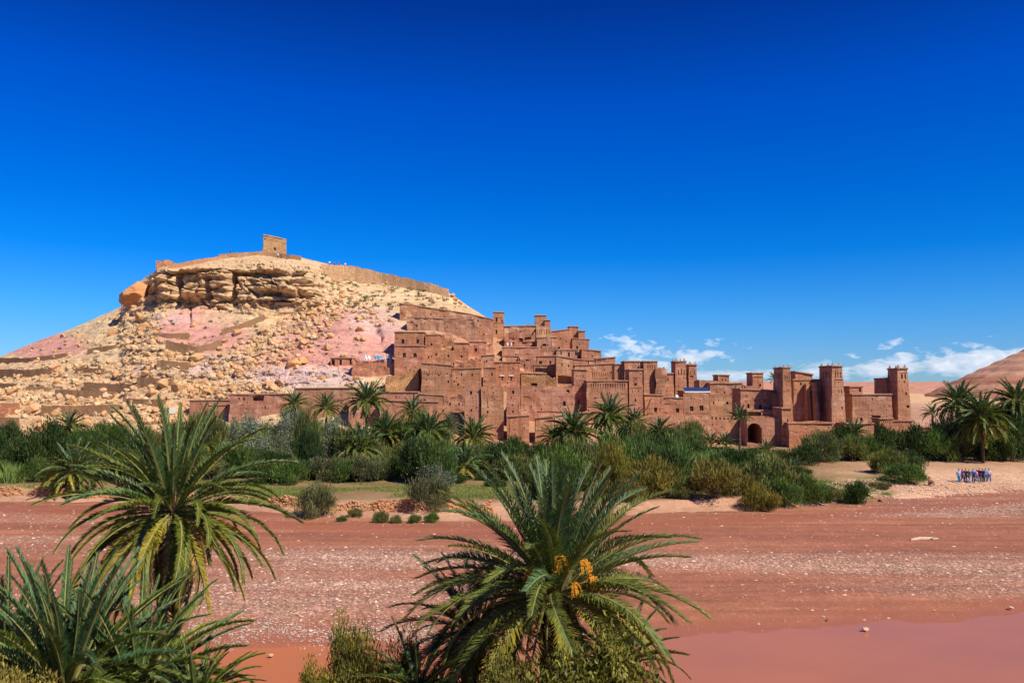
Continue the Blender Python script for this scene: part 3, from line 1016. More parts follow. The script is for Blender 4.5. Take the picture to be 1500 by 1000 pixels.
def side_cells(mb, W, H, holes, place, step=1.3):
    """one wall face W x H with recesses; place(s, z, inset) -> point"""
    ss = {0.0, W}
    zs = {0.0, H}
    for h in holes:
        ss |= {max(0.0, min(W, h[0])), max(0.0, min(W, h[1]))}
        zs |= {max(0.0, min(H, h[2])), max(0.0, min(H, h[3]))}

    def fill(a):
        a = sorted(a)
        out = [a[0]]
        for b in a[1:]:
            if b - out[-1] < 1e-4:
                continue
            n = max(1, int((b - out[-1]) / step + 0.5))
            p0 = out[-1]
            for k in range(1, n + 1):
                out.append(p0 + (b - p0) * k / n)
        return out
    ss, zs = fill(ss), fill(zs)
    ns, nz = len(ss) - 1, len(zs) - 1
    dep = np.zeros((ns, nz))
    for i in range(ns):
        cs = (ss[i] + ss[i + 1]) / 2
        for j in range(nz):
            cz = (zs[j] + zs[j + 1]) / 2
            for h in holes:
                if h[0] < cs < h[1] and h[2] < cz < h[3]:
                    dep[i, j] = h[4]
    for i in range(ns):
        for j in range(nz):
            d = dep[i, j]
            q = [place(ss[i], zs[j], d), place(ss[i + 1], zs[j], d), place(ss[i + 1], zs[j + 1], d), place(ss[i], zs[j + 1], d)]
            mb.add(q, [(0, 1, 2, 3)])
            if i + 1 < ns and dep[i + 1, j] != d:
                e = dep[i + 1, j]
                mb.add([place(ss[i + 1], zs[j], d), place(ss[i + 1], zs[j], e), place(ss[i + 1], zs[j + 1], e), place(ss[i + 1], zs[j + 1], d)], [(0, 1, 2, 3)])
            if j + 1 < nz and dep[i, j + 1] != d:
                e = dep[i, j + 1]
                mb.add([place(ss[i], zs[j + 1], d), place(ss[i + 1], zs[j + 1], d), place(ss[i + 1], zs[j + 1], e), place(ss[i], zs[j + 1], e)], [(0, 1, 2, 3)])


WINM = {}


def window_mesh(w, h, frame):
    key = (round(w, 1), round(h, 1), frame)
    if key in WINM:
        return WINM[key]
    mb = MB()
    mb.box(-w / 2 + .02, w / 2 - .02, 0.0, 0.05, 0.02, h - .02, 0)
    if frame:
        b = 0.05
        mb.box(-w / 2, -w / 2 + b, -0.06, -0.003, 0, h, 1)
        mb.box(w / 2 - b, w / 2, -0.06, -0.003, 0, h, 1)
        mb.box(-w / 2 + b, w / 2 - b, -0.06, -0.003, 0, b, 1)
        mb.box(-w / 2 + b, w / 2 - b, -0.06, -0.003, h - b, h, 1)
        if w > 0.5:
            mb.box(-0.02, 0.02, -0.055, -0.004, b, h - b, 1)
            mb.box(-w / 2 + b, -0.02, -0.05, -0.005, h * .5 - .02, h * .5 + .02, 1)
            mb.box(0.02, w / 2 - b, -0.05, -0.005, h * .5 - .02, h * .5 + .02, 1)
    me = mb.mesh('window', [M['dark_opening'], M['wood']])
    WINM[key] = me
    return me


NB = 0


def building(x0, x1, yt, yb, label, depth=6.0, D=None, cat='house', name='mud_house', taper=0.0, yaw=0.0, wins=(), niches=(), col=(1, 1, 1), mat='adobe',
             cor=True, ext=4.0, rough=0.06, merlons=0, frames=False, group=None, slope=0.0, parap=0.5, holes_dark=(), extra=None, side_wins=(), dfront=0.0, arches=(), beams=None, cdrop=0.0):
    """x0..x1, yt..yb: where the front shows in the photograph; the box stands on the slope there and keeps its own real depth"""
    global NB
    NB += 1
    if taper == 0 and cat == 'house':
        taper = .13
    if cat in ('house', 'tower', 'wall') and mat == 'adobe' and (x1 - x0) > 12 and (yb - yt) > 14:
        ar = random.Random(NB * 13)
        wins = list(wins)
        for _ in range(int((x1 - x0) * min(yb - yt, 40) / 160)):
            wx_, wy_ = ar.uniform(x0 + 3, x1 - 3), ar.uniform(yt + 6, min(yb, yt + 40) - 4)
            if all(abs(wx_ - w_[0]) > 4 or abs(wy_ - w_[1]) > 5 for w_ in wins) and all(abs(wx_ - w_[0]) > w_[2] / 2 + 2 or abs(wy_ - w_[1]) > w_[3] / 2 + 2 for w_ in niches):
                wins.append((wx_, wy_, ar.uniform(.9, 1.7), ar.uniform(1.2, 2.6)))
    rough = rough * 1.35
    seed = NB
    vr = random.Random(NB * 7 + 1)
    vb = vr.uniform(.93, 1.14)
    col = (col[0] * vb, col[1] * vb * vr.uniform(.97, 1.04), col[2] * vb * vr.uniform(.94, 1.06))
    if D is None:
        D = ground_D((x0 + x1) / 2, yb)
    D = D - dfront
    ext_ = ext
    pl = PV(x0, yb, D)
    ca, sa = math.cos(yaw), math.sin(yaw)
    ux = Vector((ca, sa, 0)); uy = Vector((-sa, ca, 0))

    def hit(px, py):
        d = PV(px, py, D) - Vector((0, 0, CZ))
        o = Vector((0, 0, CZ))
        t_ = (pl - o).dot(uy) / d.dot(uy)
        q = o + d * t_
        return (q - pl).dot(ux), q.z
    W, _ = hit(x1, yb)
    _, ztop = hit((x0 + x1) / 2, yt)
    zbase = pl.z - ext_
    H = ztop - zbase
    root = thing(name, label, cat, loc=(pl.x, pl.y, zbase), rot=(0, 0, yaw), group=group)
    dp = depth
    tp = taper                    # inset in metres at the top

    def tx(x, y, z):
        f = (z / H)
        k = tp * f
        return (x + k * (1 - 2 * x / W), y + k * (1 - 2 * y / dp), z + slope * (x / W - .5) * f)

    def L(px, py):
        s_, z_ = hit(px, py)
        return s_, z_ - zbase
    fh = []
    wrec = []
    for wv_ in wins:
        cx, cy, ww, hh = wv_[:4]
        a, z1 = L(cx - ww / 2, cy - hh / 2)
        b, z0 = L(cx + ww / 2, cy + hh / 2)
        fh.append((a, b, z0, z1, 0.28))
        wrec.append((a, b, z0, z1))
    for (cx, cy, ww, hh, dd) in niches:
        a, z1 = L(cx - ww / 2, cy - hh / 2)
        b, z0 = L(cx + ww / 2, cy + hh / 2)
        fh.append((a, b, z0, z1, dd))
    for (cx, ytop, ybt, ww, dd) in arches:      # round headed opening as a row of narrow strips
        n = 10
        r = ww / 2
        for k in range(n):
            xa = cx - r + ww * k / n
            xb = cx - r + ww * (k + 1) / n
            xm = (xa + xb) / 2
            top = ytop + r - math.sqrt(max(r * r - (xm - cx) ** 2, 0))
            _, z1 = L(xm, top)
            a, z0 = L(xa, ybt)
            b, _ = L(xb, ybt)
            fh.append((a, b, z0, z1, dd))
    fh = [(max(a, .05), min(b, W - .05), max(c_, .05), min(d_, H - .05), e_) for a, b, c_, d_, e_ in fh if b > .05 and a < W - .05]
    mb = MB()
    side_cells(mb, W, H, fh, lambda s_, z_, i_: tx(s_, i_, z_))
    side_cells(mb, dp, H, [], lambda s_, z_, i_: tx(W, s_, z_), 1.6)
    side_cells(mb, dp, H, [(s0, s1, z0 * H, z1 * H, dd) for s0, s1, z0, z1, dd in side_wins], lambda s_, z_, i_: tx(i_, dp - s_, z_), 1.6)
    side_cells(mb, W, H, [], lambda s_, z_, i_: tx(W - s_, dp, z_), 3.0)
    # parapet and flat roof
    pt = 0.3
    ring_o = [(0, 0), (W, 0), (W, dp), (0, dp)]
    ring_i = [(pt, pt), (W - pt, pt), (W - pt, dp - pt), (pt, dp - pt)]
    n1 = max(1, int(W / 1.3 + .5)); n2 = max(1, int(dp / 1.6 + .5))

    def edge_pts(r, z):
        out_ = []
        for k in range(4):
            a, b = r[k], r[(k + 1) % 4]
            n = n1 if k % 2 == 0 else n2
            for j in range(n):
                out_.append(tx(a[0] + (b[0] - a[0]) * j / n, a[1] + (b[1] - a[1]) * j / n, z))
        return out_
    ro, ri, rl = edge_pts(ring_o, H), edge_pts(ring_i, H), edge_pts(ring_i, H - parap)
    n = len(ro)
    mb.add(ro + ri, [(k, (k + 1) % n, n + (k + 1) % n, n + k) for k in range(n)])
    mb.add(ri + rl, [(k, (k + 1) % n, n + (k + 1) % n, n + k) for k in range(n)])
    mb.add(rl, [tuple(range(n))])
    v = np.array(mb.v)
    gv = v + np.array([pl.x, pl.y, zbase])
    jv = jit(gv, rough) - gv
    # tops wear unevenly
    topm = sstep(H - 0.8, H, v[:, 2])
    jv[:, 2] += topm * rough * 2.2 * vnoise(gv[:, 0] * 0.5, gv[:, 1] * 0.5, 0, 300)
    v = v + jv
    wall = mesh_from('wall', v, mb.f, [M[mat]])
    link('wall', wall, root, color=col)
    for (a, b, z0, z1) in wrec:
        ww, hh = b - a, z1 - z0
        if ww < 0.05:
            continue
        x_, y_, z_ = tx((a + b) / 2, 0.2, z0)
        link('window', window_mesh(ww, hh, frames and ww > 0.45), root, loc=(x_, y_, z_))
    if cor:
        mbc = MB()
        ov, th = 0.13, 0.13
        zc = H - 0.16 - cdrop
        tpk = tp * zc / H
        xa, xb, ya, yb_ = tpk - ov, W - tpk + ov, tpk - ov, dp - tpk + ov
        nseg = max(1, int(W / 2.0))
        rs = random.Random(seed)
        zr = [rs.uniform(-.04, .04) for _ in range(nseg + 1)]
        yr = [rs.uniform(-.04, .03) for _ in range(nseg + 1)]
        for k in range(nseg):
            xx0 = xa + (xb - xa) * k / nseg; xx1 = xa + (xb - xa) * (k + 1) / nseg
            s0_ = zr[k] + slope * (xx0 / W - .5); s1_ = zr[k + 1] + slope * (xx1 / W - .5)
            for (y0_, y1_, z0_, z1_, mi_) in ((ya, ya + .32, 0, th, 0), (ya + .05, ya + .42, th + .002, th + .15, 1)):
                mbc.add([(xx0, y0_ + yr[k], zc + s0_ + z0_), (xx1, y0_ + yr[k + 1], zc + s1_ + z0_), (xx1, y1_, zc + s1_ + z0_), (xx0, y1_, zc + s0_ + z0_),
                         (xx0, y0_ + yr[k], zc + s0_ + z1_), (xx1, y0_ + yr[k + 1], zc + s1_ + z1_), (xx1, y1_, zc + s1_ + z1_), (xx0, y1_, zc + s0_ + z1_)],
                        [(0, 3, 2, 1), (4, 5, 6, 7), (0, 1, 5, 4), (1, 2, 6, 5), (2, 3, 7, 6), (3, 0, 4, 7)], mi_)
        for (xs0, xs1, dz) in ((xa, xa + 0.32, -slope / 2), (xb - 0.32, xb, slope / 2)):
            mbc.box(xs0, xs1, ya + 0.33, yb_, zc + dz, zc + th + dz, 0)
            mbc.box(xs0 + .03, xs1 - .03, ya + 0.43, yb_, zc + th + .002 + dz, zc + th + 0.13 + dz, 1)
        link('cornice', mbc.mesh('cornice', [M['wood'], M['mud_cap']]), root, color=(0.9 * col[0], 0.9 * col[1], 0.9 * col[2]))
    if merlons:
        ms = min(W, dp) * 0.2
        mm = MB()
        mm.box(-ms / 2, ms / 2, -ms / 2, ms / 2, -0.05, 0.35, 0, 0.04)
        mm.box(-ms / 3, ms / 3, -ms / 3, ms / 3, 0.351, 0.65, 0, 0.05)
        mm.box(-ms / 6, ms / 6, -ms / 6, ms / 6, 0.651, 0.95, 0, 0.04)
        mme = mm.mesh('merlon', [M[mat]])
        for (x_, y_) in ((ms / 2 + tp, ms / 2 + tp), (W - ms / 2 - tp, ms / 2 + tp), (W - ms / 2 - tp, dp - ms / 2 - tp), (ms / 2 + tp, dp - ms / 2 - tp)):
            link('merlon', mme, root, loc=(x_, y_, H - 0.02), scale=merlons, color=col)
    if beams:
        bm_ = MB()
        bm_.tube([(0, -0.45, 0), (0, 0.3, 0)], [.06, .06], 6)
        bme = bm_.mesh('roof_beam', [M['wood']])
        for (cx, cy) in beams:
            a, z_ = L(cx, cy)
            x_, y_, zz = tx(a, 0, z_)
            link('roof_beam', bme, root, loc=(x_, y_, zz))
    if extra:
        extra(root, L, tx, W, H, dp, col)
    return root


def arcade(x0, x1, y, n, w, h, d=0.16):
    """row of small niches"""
    return [(x0 + (x1 - x0) * (k + .5) / n, y, w, h, d) for k in range(n)]


def diamonds(cx, cy, w, h, d=0.1):
    return [(cx - w * .3, cy, w * .18, h, d), (cx + w * .3, cy, w * .18, h, d), (cx, cy - h * .35, w * .4, h * .2, d), (cx, cy + h * .35, w * .4, h * .2, d)]


def ladder_extra(pts):
    def f(root, L, tx, W, H, dp, col):
        (a0, b0), (a1, b1) = pts
        s0, z0 = L(a0, b0); s1, z1 = L(a1, b1)
        mb = MB()
        mb.tube([(s0, -.25, z0), (s1, -.12, z1)], [.07, .06], 6)
        link('drain_pole', mb.mesh('drain_pole', [M['wood']]), root)
    return f


def lintels(items):
    def f(root, L, tx, W, H, dp, col):
        for (cx, cy, w, h) in items:
            a, z1 = L(cx - w / 2, cy - h / 2); b, z0 = L(cx + w / 2, cy + h / 2)
            mb = MB()
            mb.box(a, b, -0.12, -0.003, z0, z1)
            link('lintel', mb.mesh('lintel', [M['white_paint']]), root)
    return f


def buttress(items):
    """tapered pillars standing proud of the wall: px left, px right, top, bottom, projection"""
    def f(root, L, tx, W, H, dp, col):
        for (xa, xb, yt, yb, pr) in items:
            a, z1 = L(xa, yt); b, z0 = L(xb, yb)
            mb = MB()
            mb.add([(a - .1, -pr * 1.2, z0), (b + .1, -pr * 1.2, z0), (b + .1, -.003, z0), (a - .1, -.003, z0), (a, -pr * .8, z1), (b, -pr * .8, z1), (b, -.003, z1), (a, -.003, z1)],
                   [(0, 3, 2, 1), (4, 5, 6, 7), (0, 1, 5, 4), (1, 2, 6, 5), (2, 3, 7, 6), (3, 0, 4, 7)])
            link('buttress', mb.mesh('buttress', [M['adobe']]), root, color=col)
    return f


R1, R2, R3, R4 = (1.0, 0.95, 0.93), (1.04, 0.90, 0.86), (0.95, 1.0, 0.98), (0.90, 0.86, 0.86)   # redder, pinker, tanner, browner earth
BR = building

# --- granary on the summit
BR(384.5, 420, 347, 374, 'square stone granary standing alone on the hilltop', depth=5.5, D=251, cat='tower', name='granary_tower', taper=0.25, mat='rubble', col=(1.6, 1.5, 1.4), yaw=0.32,
   wins=[(403, 364, 3.2, 4), (387.5, 352, 2, 3)], niches=[(396, 358, 1.2, 14, .12)], cor=True, ext=2.5, rough=0.16, slope=-1.2)
BR(228, 248, 383, 400, 'ruined stone turret at the left end of the summit rampart', depth=5, D=243.5, cat='tower', name='turret', mat='rubble', col=(1.7, 1.4, 1.25), rough=.2, cor=False, ext=2, wins=[(236, 394, 1.5, 2)])
# --- houses under the pink slope, left part of the village
BR(585, 692, 452, 470, 'long terraced mud wall highest below the cream ridge', depth=4, cat='wall', name='curtain_wall', slope=-2.8, col=(1.02, 1.02, 0.95), rough=.15, ext=3)
BR(597, 700, 466, 487, 'rough brown retaining wall behind the red two storey house', depth=4, cat='wall', name='curtain_wall', slope=-0.6, col=R3, mat='adobe', rough=.2, ext=3, niches=[(610, 478, 3, 5, .3)])
BR(690, 722, 464, 500, 'brown mud house at the upper end of the long terraced walls', depth=5, slope=-1.2, col=R1, wins=[(690.5, 477, 1.5, 5), (695.5, 478, 1.5, 5), (709, 489, 2, 2)], rough=.12)
BR(577, 621, 486, 524, 'upper storey of red house with two small windows above a dark ledge', depth=6, D=None, col=R2, dfront=-.6, wins=[(589.5, 500, 4, 6), (612, 500, 4, 6)], name='mud_house')
BR(577, 620, 506, 553, 'red house with two round-shouldered windows beside the laundry terrace', depth=5, col=R2, wins=[(592, 520, 5, 6), (608, 520, 5, 6)], frames=True)
BR(622, 645, 490, 520, 'small pink mud house right of the two storey red house', depth=5, col=R2, wins=[(632, 504, 2.5, 4)])
BR(646, 662, 489, 512, 'eroded mud ruin with a cave-like hollow under pale rock', depth=4, col=R1, cor=False, rough=.35, niches=[(658, 505, 4, 9, .8)])
BR(619, 664, 511, 538, 'low mud house row with four tiny openings over the carved facade', depth=5, col=R1, slope=-.5, cor=False, wins=[(627, 524, 2, 3), (639, 519, 2.5, 3.5), (657, 520, 2.5, 3.5)])
BR(686, 712, 500, 526, 'square pink house with a framed little window on the upper slope', depth=5, col=R2, slope=-.1, wins=[(697, 512, 3.5, 5), (679, 510, 2, 3)], niches=diamonds(697, 512, 10, 12, .06))
BR(664, 686, 502, 530, 'pink house wing with one dark opening, left of the square pink house', depth=5, col=R2, wins=[(676, 522, 3, 4), (680, 510, 1.5, 2)])
BR(516, 578, 528, 552, 'reddish terrace wall carrying the laundry', depth=3.5, cat='wall', name='terrace_wall', col=R2, cor=False, rough=.2, ext=1.5)
BR(484, 517, 524, 538, 'small open shelter with two bays on the pink slope', depth=2.5, name='shelter', cat='shelter', col=R2, ext=0.5, niches=[(488, 531, 5, 11, 1.6), (499, 531, 3.5, 11, 1.6), (513.5, 531, 3, 10, 1.2)])
BR(565, 614, 546, 575, 'pale rubble wall with a sloping top below the red house', depth=4, cat='wall', name='rubble_wall', mat='rubble', col=(1.6, 1.35, 1.2), slope=2.0, cor=False, rough=.25)
BR(430, 521, 568, 612, 'long low mud wall house behind the olive trees', depth=5, col=R1, wins=[(500, 590, 2, 2)], slope=.1)
BR(510, 612, 574, 620, 'long low house with plain front left of the carved facade', depth=4, col=R1, wins=[(545, 590, 3, 2)], niches=[(586, 587, 40, 1.2, .2)])
BR(556, 640, 587, 625, 'low mud wall below the plain long house', depth=3, cat='wall', name='garden_wall', col=R1, slope=-.3, niches=[(622, 585, 6, 3, .3)])
BR(335, 449, 577, 612, 'long low mud house at the foot of the hill with a dark open bay', depth=5, col=R1, slope=.15, wins=[(349, 583, 2.5, 4), (357, 583.5, 2.5, 4), (388, 597, 2, 4), (439, 579, 8, 4)], niches=[(378, 583, 18, 8, 1.5)], rough=.1)
BR(276, 338, 586, 612, 'low mud house left of the long one, under the big boulders', depth=4, col=R1, slope=.1)
BR(303, 372, 593, 612, 'front mud house with small slits above the green canes', depth=3, col=R1, wins=[(318, 597, 1.5, 3), (331, 597, 1.5, 3)], niches=[(368, 603, 12, 1.5, .3)], slope=0)
BR(320, 368, 590, 600, 'flat roofed shed between the two low houses by the canes', depth=3, col=R1, name='shed', cat='shed')
BR(-18, 9, 591, 616, 'pink mud house cut by the left edge of the view', depth=5, col=R2, cor=False)
BR(-30, 14, 612, 640, 'low brown wall under the pink house at the left edge', depth=3, col=R4, cor=False, mat='rubble', cat='wall', name='garden_wall')
# --- the carved facades in the middle
BR(616.5, 661, 533, 582, 'big mud facade with a row of carved arches near its top', depth=7, col=R1, slope=-.5, wins=[(661, 549, 2.5, 4), (657, 558, 2, 4), (671, 562, 2, 4), (627, 550, 2, 3), (643.5, 549, 2, 3)],
   niches=[(620.5 + 4.2 * k, 546.5 + (k % 2), 1.2, 6, .12) for k in range(7)])
BR(661, 704, 539, 582, 'mud facade with scattered slits left of the dark cleft', depth=6, col=R1, slope=.2, wins=[(676, 548, 2, 4), (692, 549, 2, 4), (671, 562, 2, 3.5), (679.5, 556, 1.6, 2.5), (664, 558, 1.6, 3)])
BR(707, 726, 538, 572, 'narrow mud tower block right of the dark cleft', depth=6, col=R1, wins=[(721, 548, 2.5, 4.5), (709.5, 558, 1.5, 3)])
BR(723, 762, 530, 574, 'tall mud house with two white lintels over slits', depth=7, col=R2, wins=[(735.5, 554, 1.8, 6), (749, 554, 1.8, 6)], extra=lintels([(735.5, 550, 7, 1.6), (749, 550, 7, 1.6)]))
BR(680, 704.5, 566, 634, 'front mud block with two small square windows, left of the pyramid motif', depth=5, col=R1, wins=[(690, 575, 3.5, 5), (690, 601, 2.5, 3), (698.5, 597, 1.2, 3.5)], cor=False, dfront=2, taper=.15)
BR(704.5, 738, 566, 640, 'front mud block carrying a carved pyramid motif', depth=5, col=R1, wins=[(714, 603, 3, 3)], niches=[(714, 590, 1.2, 7, .12), (714, 596, 3, 2.5, .12), (714, 584, .8, 3, .1), (713, 611, 1, 3, .1)], cor=False, dfront=1, taper=.1)
BR(741.5, 763, 566, 625, 'front mud block with one window right of the black slot', depth=5, col=R1, wins=[(751.5, 574, 3.5, 5), (751.5, 603, 2.5, 3.5)], cor=False)
BR(762, 843, 566, 618, 'broad plain mud front with pale repaired band', depth=6, col=R1, wins=[(833, 573, 4.5, 5), (827, 591, 4, 6), (824, 584, 1.2, 1.6), (793, 600, 2, 2), (769, 600, 2, 1.5)], niches=[(807, 603.5, 40, 1.6, .2), (772, 581, 10, 1.2, .12)], cor=False, rough=.1)
BR(742, 776, 609, 646, 'pale garden wall block left of the dark doorway slot', depth=4, col=R2, slope=.2, niches=[(746, 625, .8, 26, .1)], taper=.15, dfront=1)
BR(783, 812, 611, 648, 'pale garden wall block between two dark slots', depth=4, col=R2, slope=.3, taper=.25, dfront=1)
BR(813, 862, 606, 645, 'low mud wall behind the bushy palm', depth=4, col=R1, slope=.6, cat='wall', name='garden_wall')
BR(648, 681, 580, 612, 'low house topped with a pierced parapet left of the front blocks', depth=4, col=R1, niches=arcade(657, 679, 583, 8, 1.3, 2.5, .25), wins=[(659.5, 592, 2.5, 5), (672.5, 592, 2.5, 5)], cor=False, rough=.12)
BR(612, 649, 577.5, 615, 'plain low house under the carved facade', depth=4, col=R1, slope=-.3, wins=[(622, 587, 5, 3), (649, 600, 2, 4)], niches=[(617, 587, 8, 1.2, .2)])
BR(664, 690, 529, 545, 'low cracked mud room between the pink house wing and the cleft facade', depth=4, col=R1, cor=False, rough=.2, niches=[(674, 536, 1, 5, .2)])
BR(688, 706, 527, 545, 'small mud room with a boulder-like hump, right of the cracked room', depth=4, col=(1.1, 1.05, 1), cor=False, rough=.3)
BR(704, 724, 520, 540, 'low mud room stepping up left of the white lintel house', depth=4, col=R1, slope=.2, wins=[(713, 529, 2, 3)])
BR(700, 722, 505, 519, 'worn mud wall stub right of the square pink house', depth=3, col=(1.08, 1.02, .95), cor=False, rough=.3)
BR(862, 886, 527, 546, 'low brown room under the stepping tan house', depth=4, col=R1, wins=[(873, 536, 2, 3)])
BR(835, 858, 515, 532, 'narrow mud room under the brown shoulder house', depth=4, col=R1, rough=.15, niches=[(848, 522, 8, 3, .4)])
BR(766, 790, 500, 514, 'little mud room with a dark lean-to opening near the tan house', depth=4, col=R1, niches=[(776, 507, 9, 4, .7)], rough=.2)
BR(640, 664, 497, 514, 'roofless mud room right of the small pink house', depth=4, col=R1, cor=False, rough=.25)
# --- upper tiers below the skyline
BR(722, 738.5, 457, 498, 'slender watch tower at the top left of the village skyline', depth=3.2, cat='tower', name='watch_tower', col=(1.05, 1, .95), wins=[(727, 468, 3, 7), (727, 486, 2.5, 6), (735.5, 471, 1.5, 5)], taper=.12, niches=[(730, 473.5, 15, 1.2, .1)])
BR(738, 787, 477, 502, 'long brown roofline house right of the slender watch tower', depth=5, col=R3, wins=[(762, 486, 2.5, 2)], niches=[(747, 492, 5, 4, .5)], rough=.14, slope=.1)
BR(784, 800, 461.5, 492, 'tan square tower, highest block on the village skyline', depth=4, cat='tower', name='watch_tower', col=(1.05, 1.08, 1.05), cor=True, niches=[(791.5, 469, 4, 2.5, .06)])
BR(798, 806, 468.5, 494, 'little corner turret against the highest block', depth=3, cat='tower', name='turret', col=R1)
BR(785, 808, 478, 512, 'tan carved house front below the highest block', depth=5, col=(1.06, 1.1, 1.02), cor=False, niches=arcade(788, 806, 486, 5, 1.2, 7, .12), rough=.1)
BR(806, 835, 483.5, 512, 'brown stepped house right of the highest block', depth=5, col=R1, slope=.6)
BR(833, 848, 478, 505, 'tall brown house block at the right step of the skyline', depth=5, col=R1, wins=[(820, 490, 2, 3)])
BR(847.5, 857, 484.5, 512, 'narrow brown turret at the right end of the upper row', depth=4, cat='tower', name='turret', col=R1)
BR(838, 864, 496, 530, 'brown house on the right shoulder below the narrow turret', depth=5, col=R1, wins=[(845, 509, 3, 4), (846, 517, 5, 7)], slope=-.2)
BR(852, 881, 512.5, 540, 'low tan house stepping down right of the shoulder house', depth=5, col=R1, slope=-.4, wins=[(868, 522, 3, 2)], rough=.12)
BR(872, 902, 524, 548, 'low terrace house at the lower right of the stepped skyline', depth=5, col=R1, niches=[(880, 527, 14, 2, .4)], slope=.4)
BR(738, 784, 489, 512, 'ruined mud terrace with two small whitewashed openings', depth=5, col=R2, cor=False, rough=.25, extra=lintels([(743.5, 504, 2.5, 5), (749, 504, 2, 5)]), wins=[(746.3, 504, 2, 4.5), (751.5, 504, 3, 4), (763, 497, 7, 6), (773, 495, 8, 3)])
BR(735, 790, 508.5, 528, 'pale plain mud wall midway up the village', depth=5, col=(1.04, 1.02, .98), cor=True, slope=.0, rough=.12)
BR(786, 816, 494, 525, 'tan house with a ragged notch midway up the slope', depth=5, col=(1.05, 1.05, 1), wins=[(797, 505, 6, 3)], niches=[(808, 500, 1, 20, .15)], rough=.14)
BR(815, 846, 512, 535, 'recessed dark-windowed house right of the ragged notch', depth=5, col=R1, wins=[(818.5, 509, 4, 3), (833.5, 519, 3, 7), (846, 518, 6, 6), (822, 517, 2, 4)])
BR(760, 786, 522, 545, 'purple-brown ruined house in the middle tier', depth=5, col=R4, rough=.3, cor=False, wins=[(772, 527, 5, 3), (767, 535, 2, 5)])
BR(735, 760, 521, 534, 'small flat roof house above the house with white lintels', depth=4, col=R1)
BR(786, 820, 521, 541, 'mid slope house with two dark windows and a broad ledge', depth=6, col=R1, slope=.1, wins=[(791, 530.5, 4.5, 4.5), (806, 530.5, 3, 4)])
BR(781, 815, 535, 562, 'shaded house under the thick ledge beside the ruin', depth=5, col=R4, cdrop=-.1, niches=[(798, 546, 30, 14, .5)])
BR(814, 840, 522.5, 570, 'tall pale house with a big dark trapezoid opening', depth=6, col=(1.06, 1.02, .98), slope=-.5, wins=[(833, 535, 2, 3), (823, 534, 2, 4)], niches=[(827.5, 556, 21, 12, 1.8)])
BR(836, 862, 526, 548, 'reddish house behind the decorated corner tower', depth=5, col=R2, slope=-.3)
BR(762, 801, 546.5, 572, 'tan rubble house with a dark ragged window', depth=5, mat='rubble', col=(1.35, 1.2, 1.1), wins=[(782, 563, 9, 5)], slope=-.2, rough=.15)
BR(800, 815, 553, 573, 'ruined bay with a black gap beside the tan rubble house', depth=4, mat='rubble', col=(1.3, 1.15, 1), cor=False, rough=.3, niches=[(799, 562, 6, 20, 1.2)])
BR(768, 826, 572.5, 580, 'low roof terrace edge below the tan rubble house', depth=3, col=(1.1, 1.1, 1), mat='adobe_pale', cat='wall', name='terrace_wall', rough=.12)
# --- decorated kasbahs right of the middle
BR(840, 861, 541, 612, 'decorated square tower with carved horseshoe motif at its top', depth=5.5, cat='tower', name='corner_tower', taper=.15, col=R1, niches=[(845, 561, 1, 9, .12), (849, 557, 3, 1.5, .12), (848, 563, 1.2, 8, .1), (856, 558, 3, 1.2, .12), (845, 551, 2, 2, .12), (850, 551, 2, 2, .12), (855, 551, 2, 2, .12), (859, 562, 1, 8, .1)], wins=[(848, 588, 2.2, 5)])
BR(841, 899, 533.5, 562, 'long upper kasbah wing under a thick straight ledge', depth=6, col=R1, slope=.35, niches=arcade(866, 896, 548, 9, 1.3, 6, .12))
BR(896, 921, 544, 566, 'small upper wing with a dotted band right of the long wing', depth=6, col=R1, niches=arcade(898, 918, 550.5, 6, 1.8, 2, .18), slope=-.1)
BR(859, 921, 557.5, 622, 'kasbah front with a band of small arches behind the tall palm', depth=6, col=R1, niches=arcade(863, 918, 563.5, 15, 2.0, 4.5, .2) + arcade(863, 918, 567.5, 15, 1.0, 2, .2) + [(865, 576, 3, 1, .1), (872, 583, 4, 2, .15), (883, 592, 3, 1.2, .15)], wins=[(861, 602, 2, 5)])
BR(921, 943.5, 541, 622, 'carved tower with pointed arch motif and string course', depth=6, cat='tower', name='corner_tower', taper=.2, col=R1, dfront=.7, niches=[(928.5, 560, 1, 10, .12), (933.5, 560, 1, 10, .12), (931, 555, 4, 1.3, .12), (931, 568.5, 22, 1, .1), (926, 572, 1, 5, .1), (936, 572, 1, 5, .1), (931, 553, 10, 1, .08)], wins=[(931, 562.5, 3.2, 3.6), (931, 586, 2.3, 4)])
BR(915, 937, 529, 548, 'wide roof turret behind the carved tower', depth=5, cat='tower', name='turret', col=R1, D=165)
BR(900, 916, 533, 552, 'low roof block left of the wide roof turret', depth=5, col=R1, D=166)
BR(943, 963, 529, 550, 'plain roof turret with slits on the middle kasbah', depth=5, cat='tower', name='turret', col=R1, D=164, niches=arcade(947, 961, 537, 4, 1.2, 5, .12))
BR(960, 976, 541.5, 552, 'worn roof stub beside the plain roof turret', depth=4, name='roof_stub', col=R1, D=163, cor=False, rough=.3)
BR(943.5, 988, 546.5, 590, 'kasbah front with zigzag arches and two slit windows', depth=6, col=R1, niches=arcade(945, 981, 555.5, 10, 2.2, 5, .22), wins=[(955, 573, 2, 5), (968, 572, 2, 4)])
BR(988.5, 1008, 529, 590, 'tall carved tower over the blue roofed house', depth=5, cat='tower', name='kasbah_tower', taper=.3, col=R1, dfront=1, niches=[(993.5, 545, 1.7, 8, .6), (998.5, 544, 1.7, 9, .6), (1003.5, 545, 1.7, 8, .6), (996, 549, 1.2, 3, .1), (1001, 549, 1.2, 3, .1), (993, 565, 1, 4, .1)], merlons=.8)
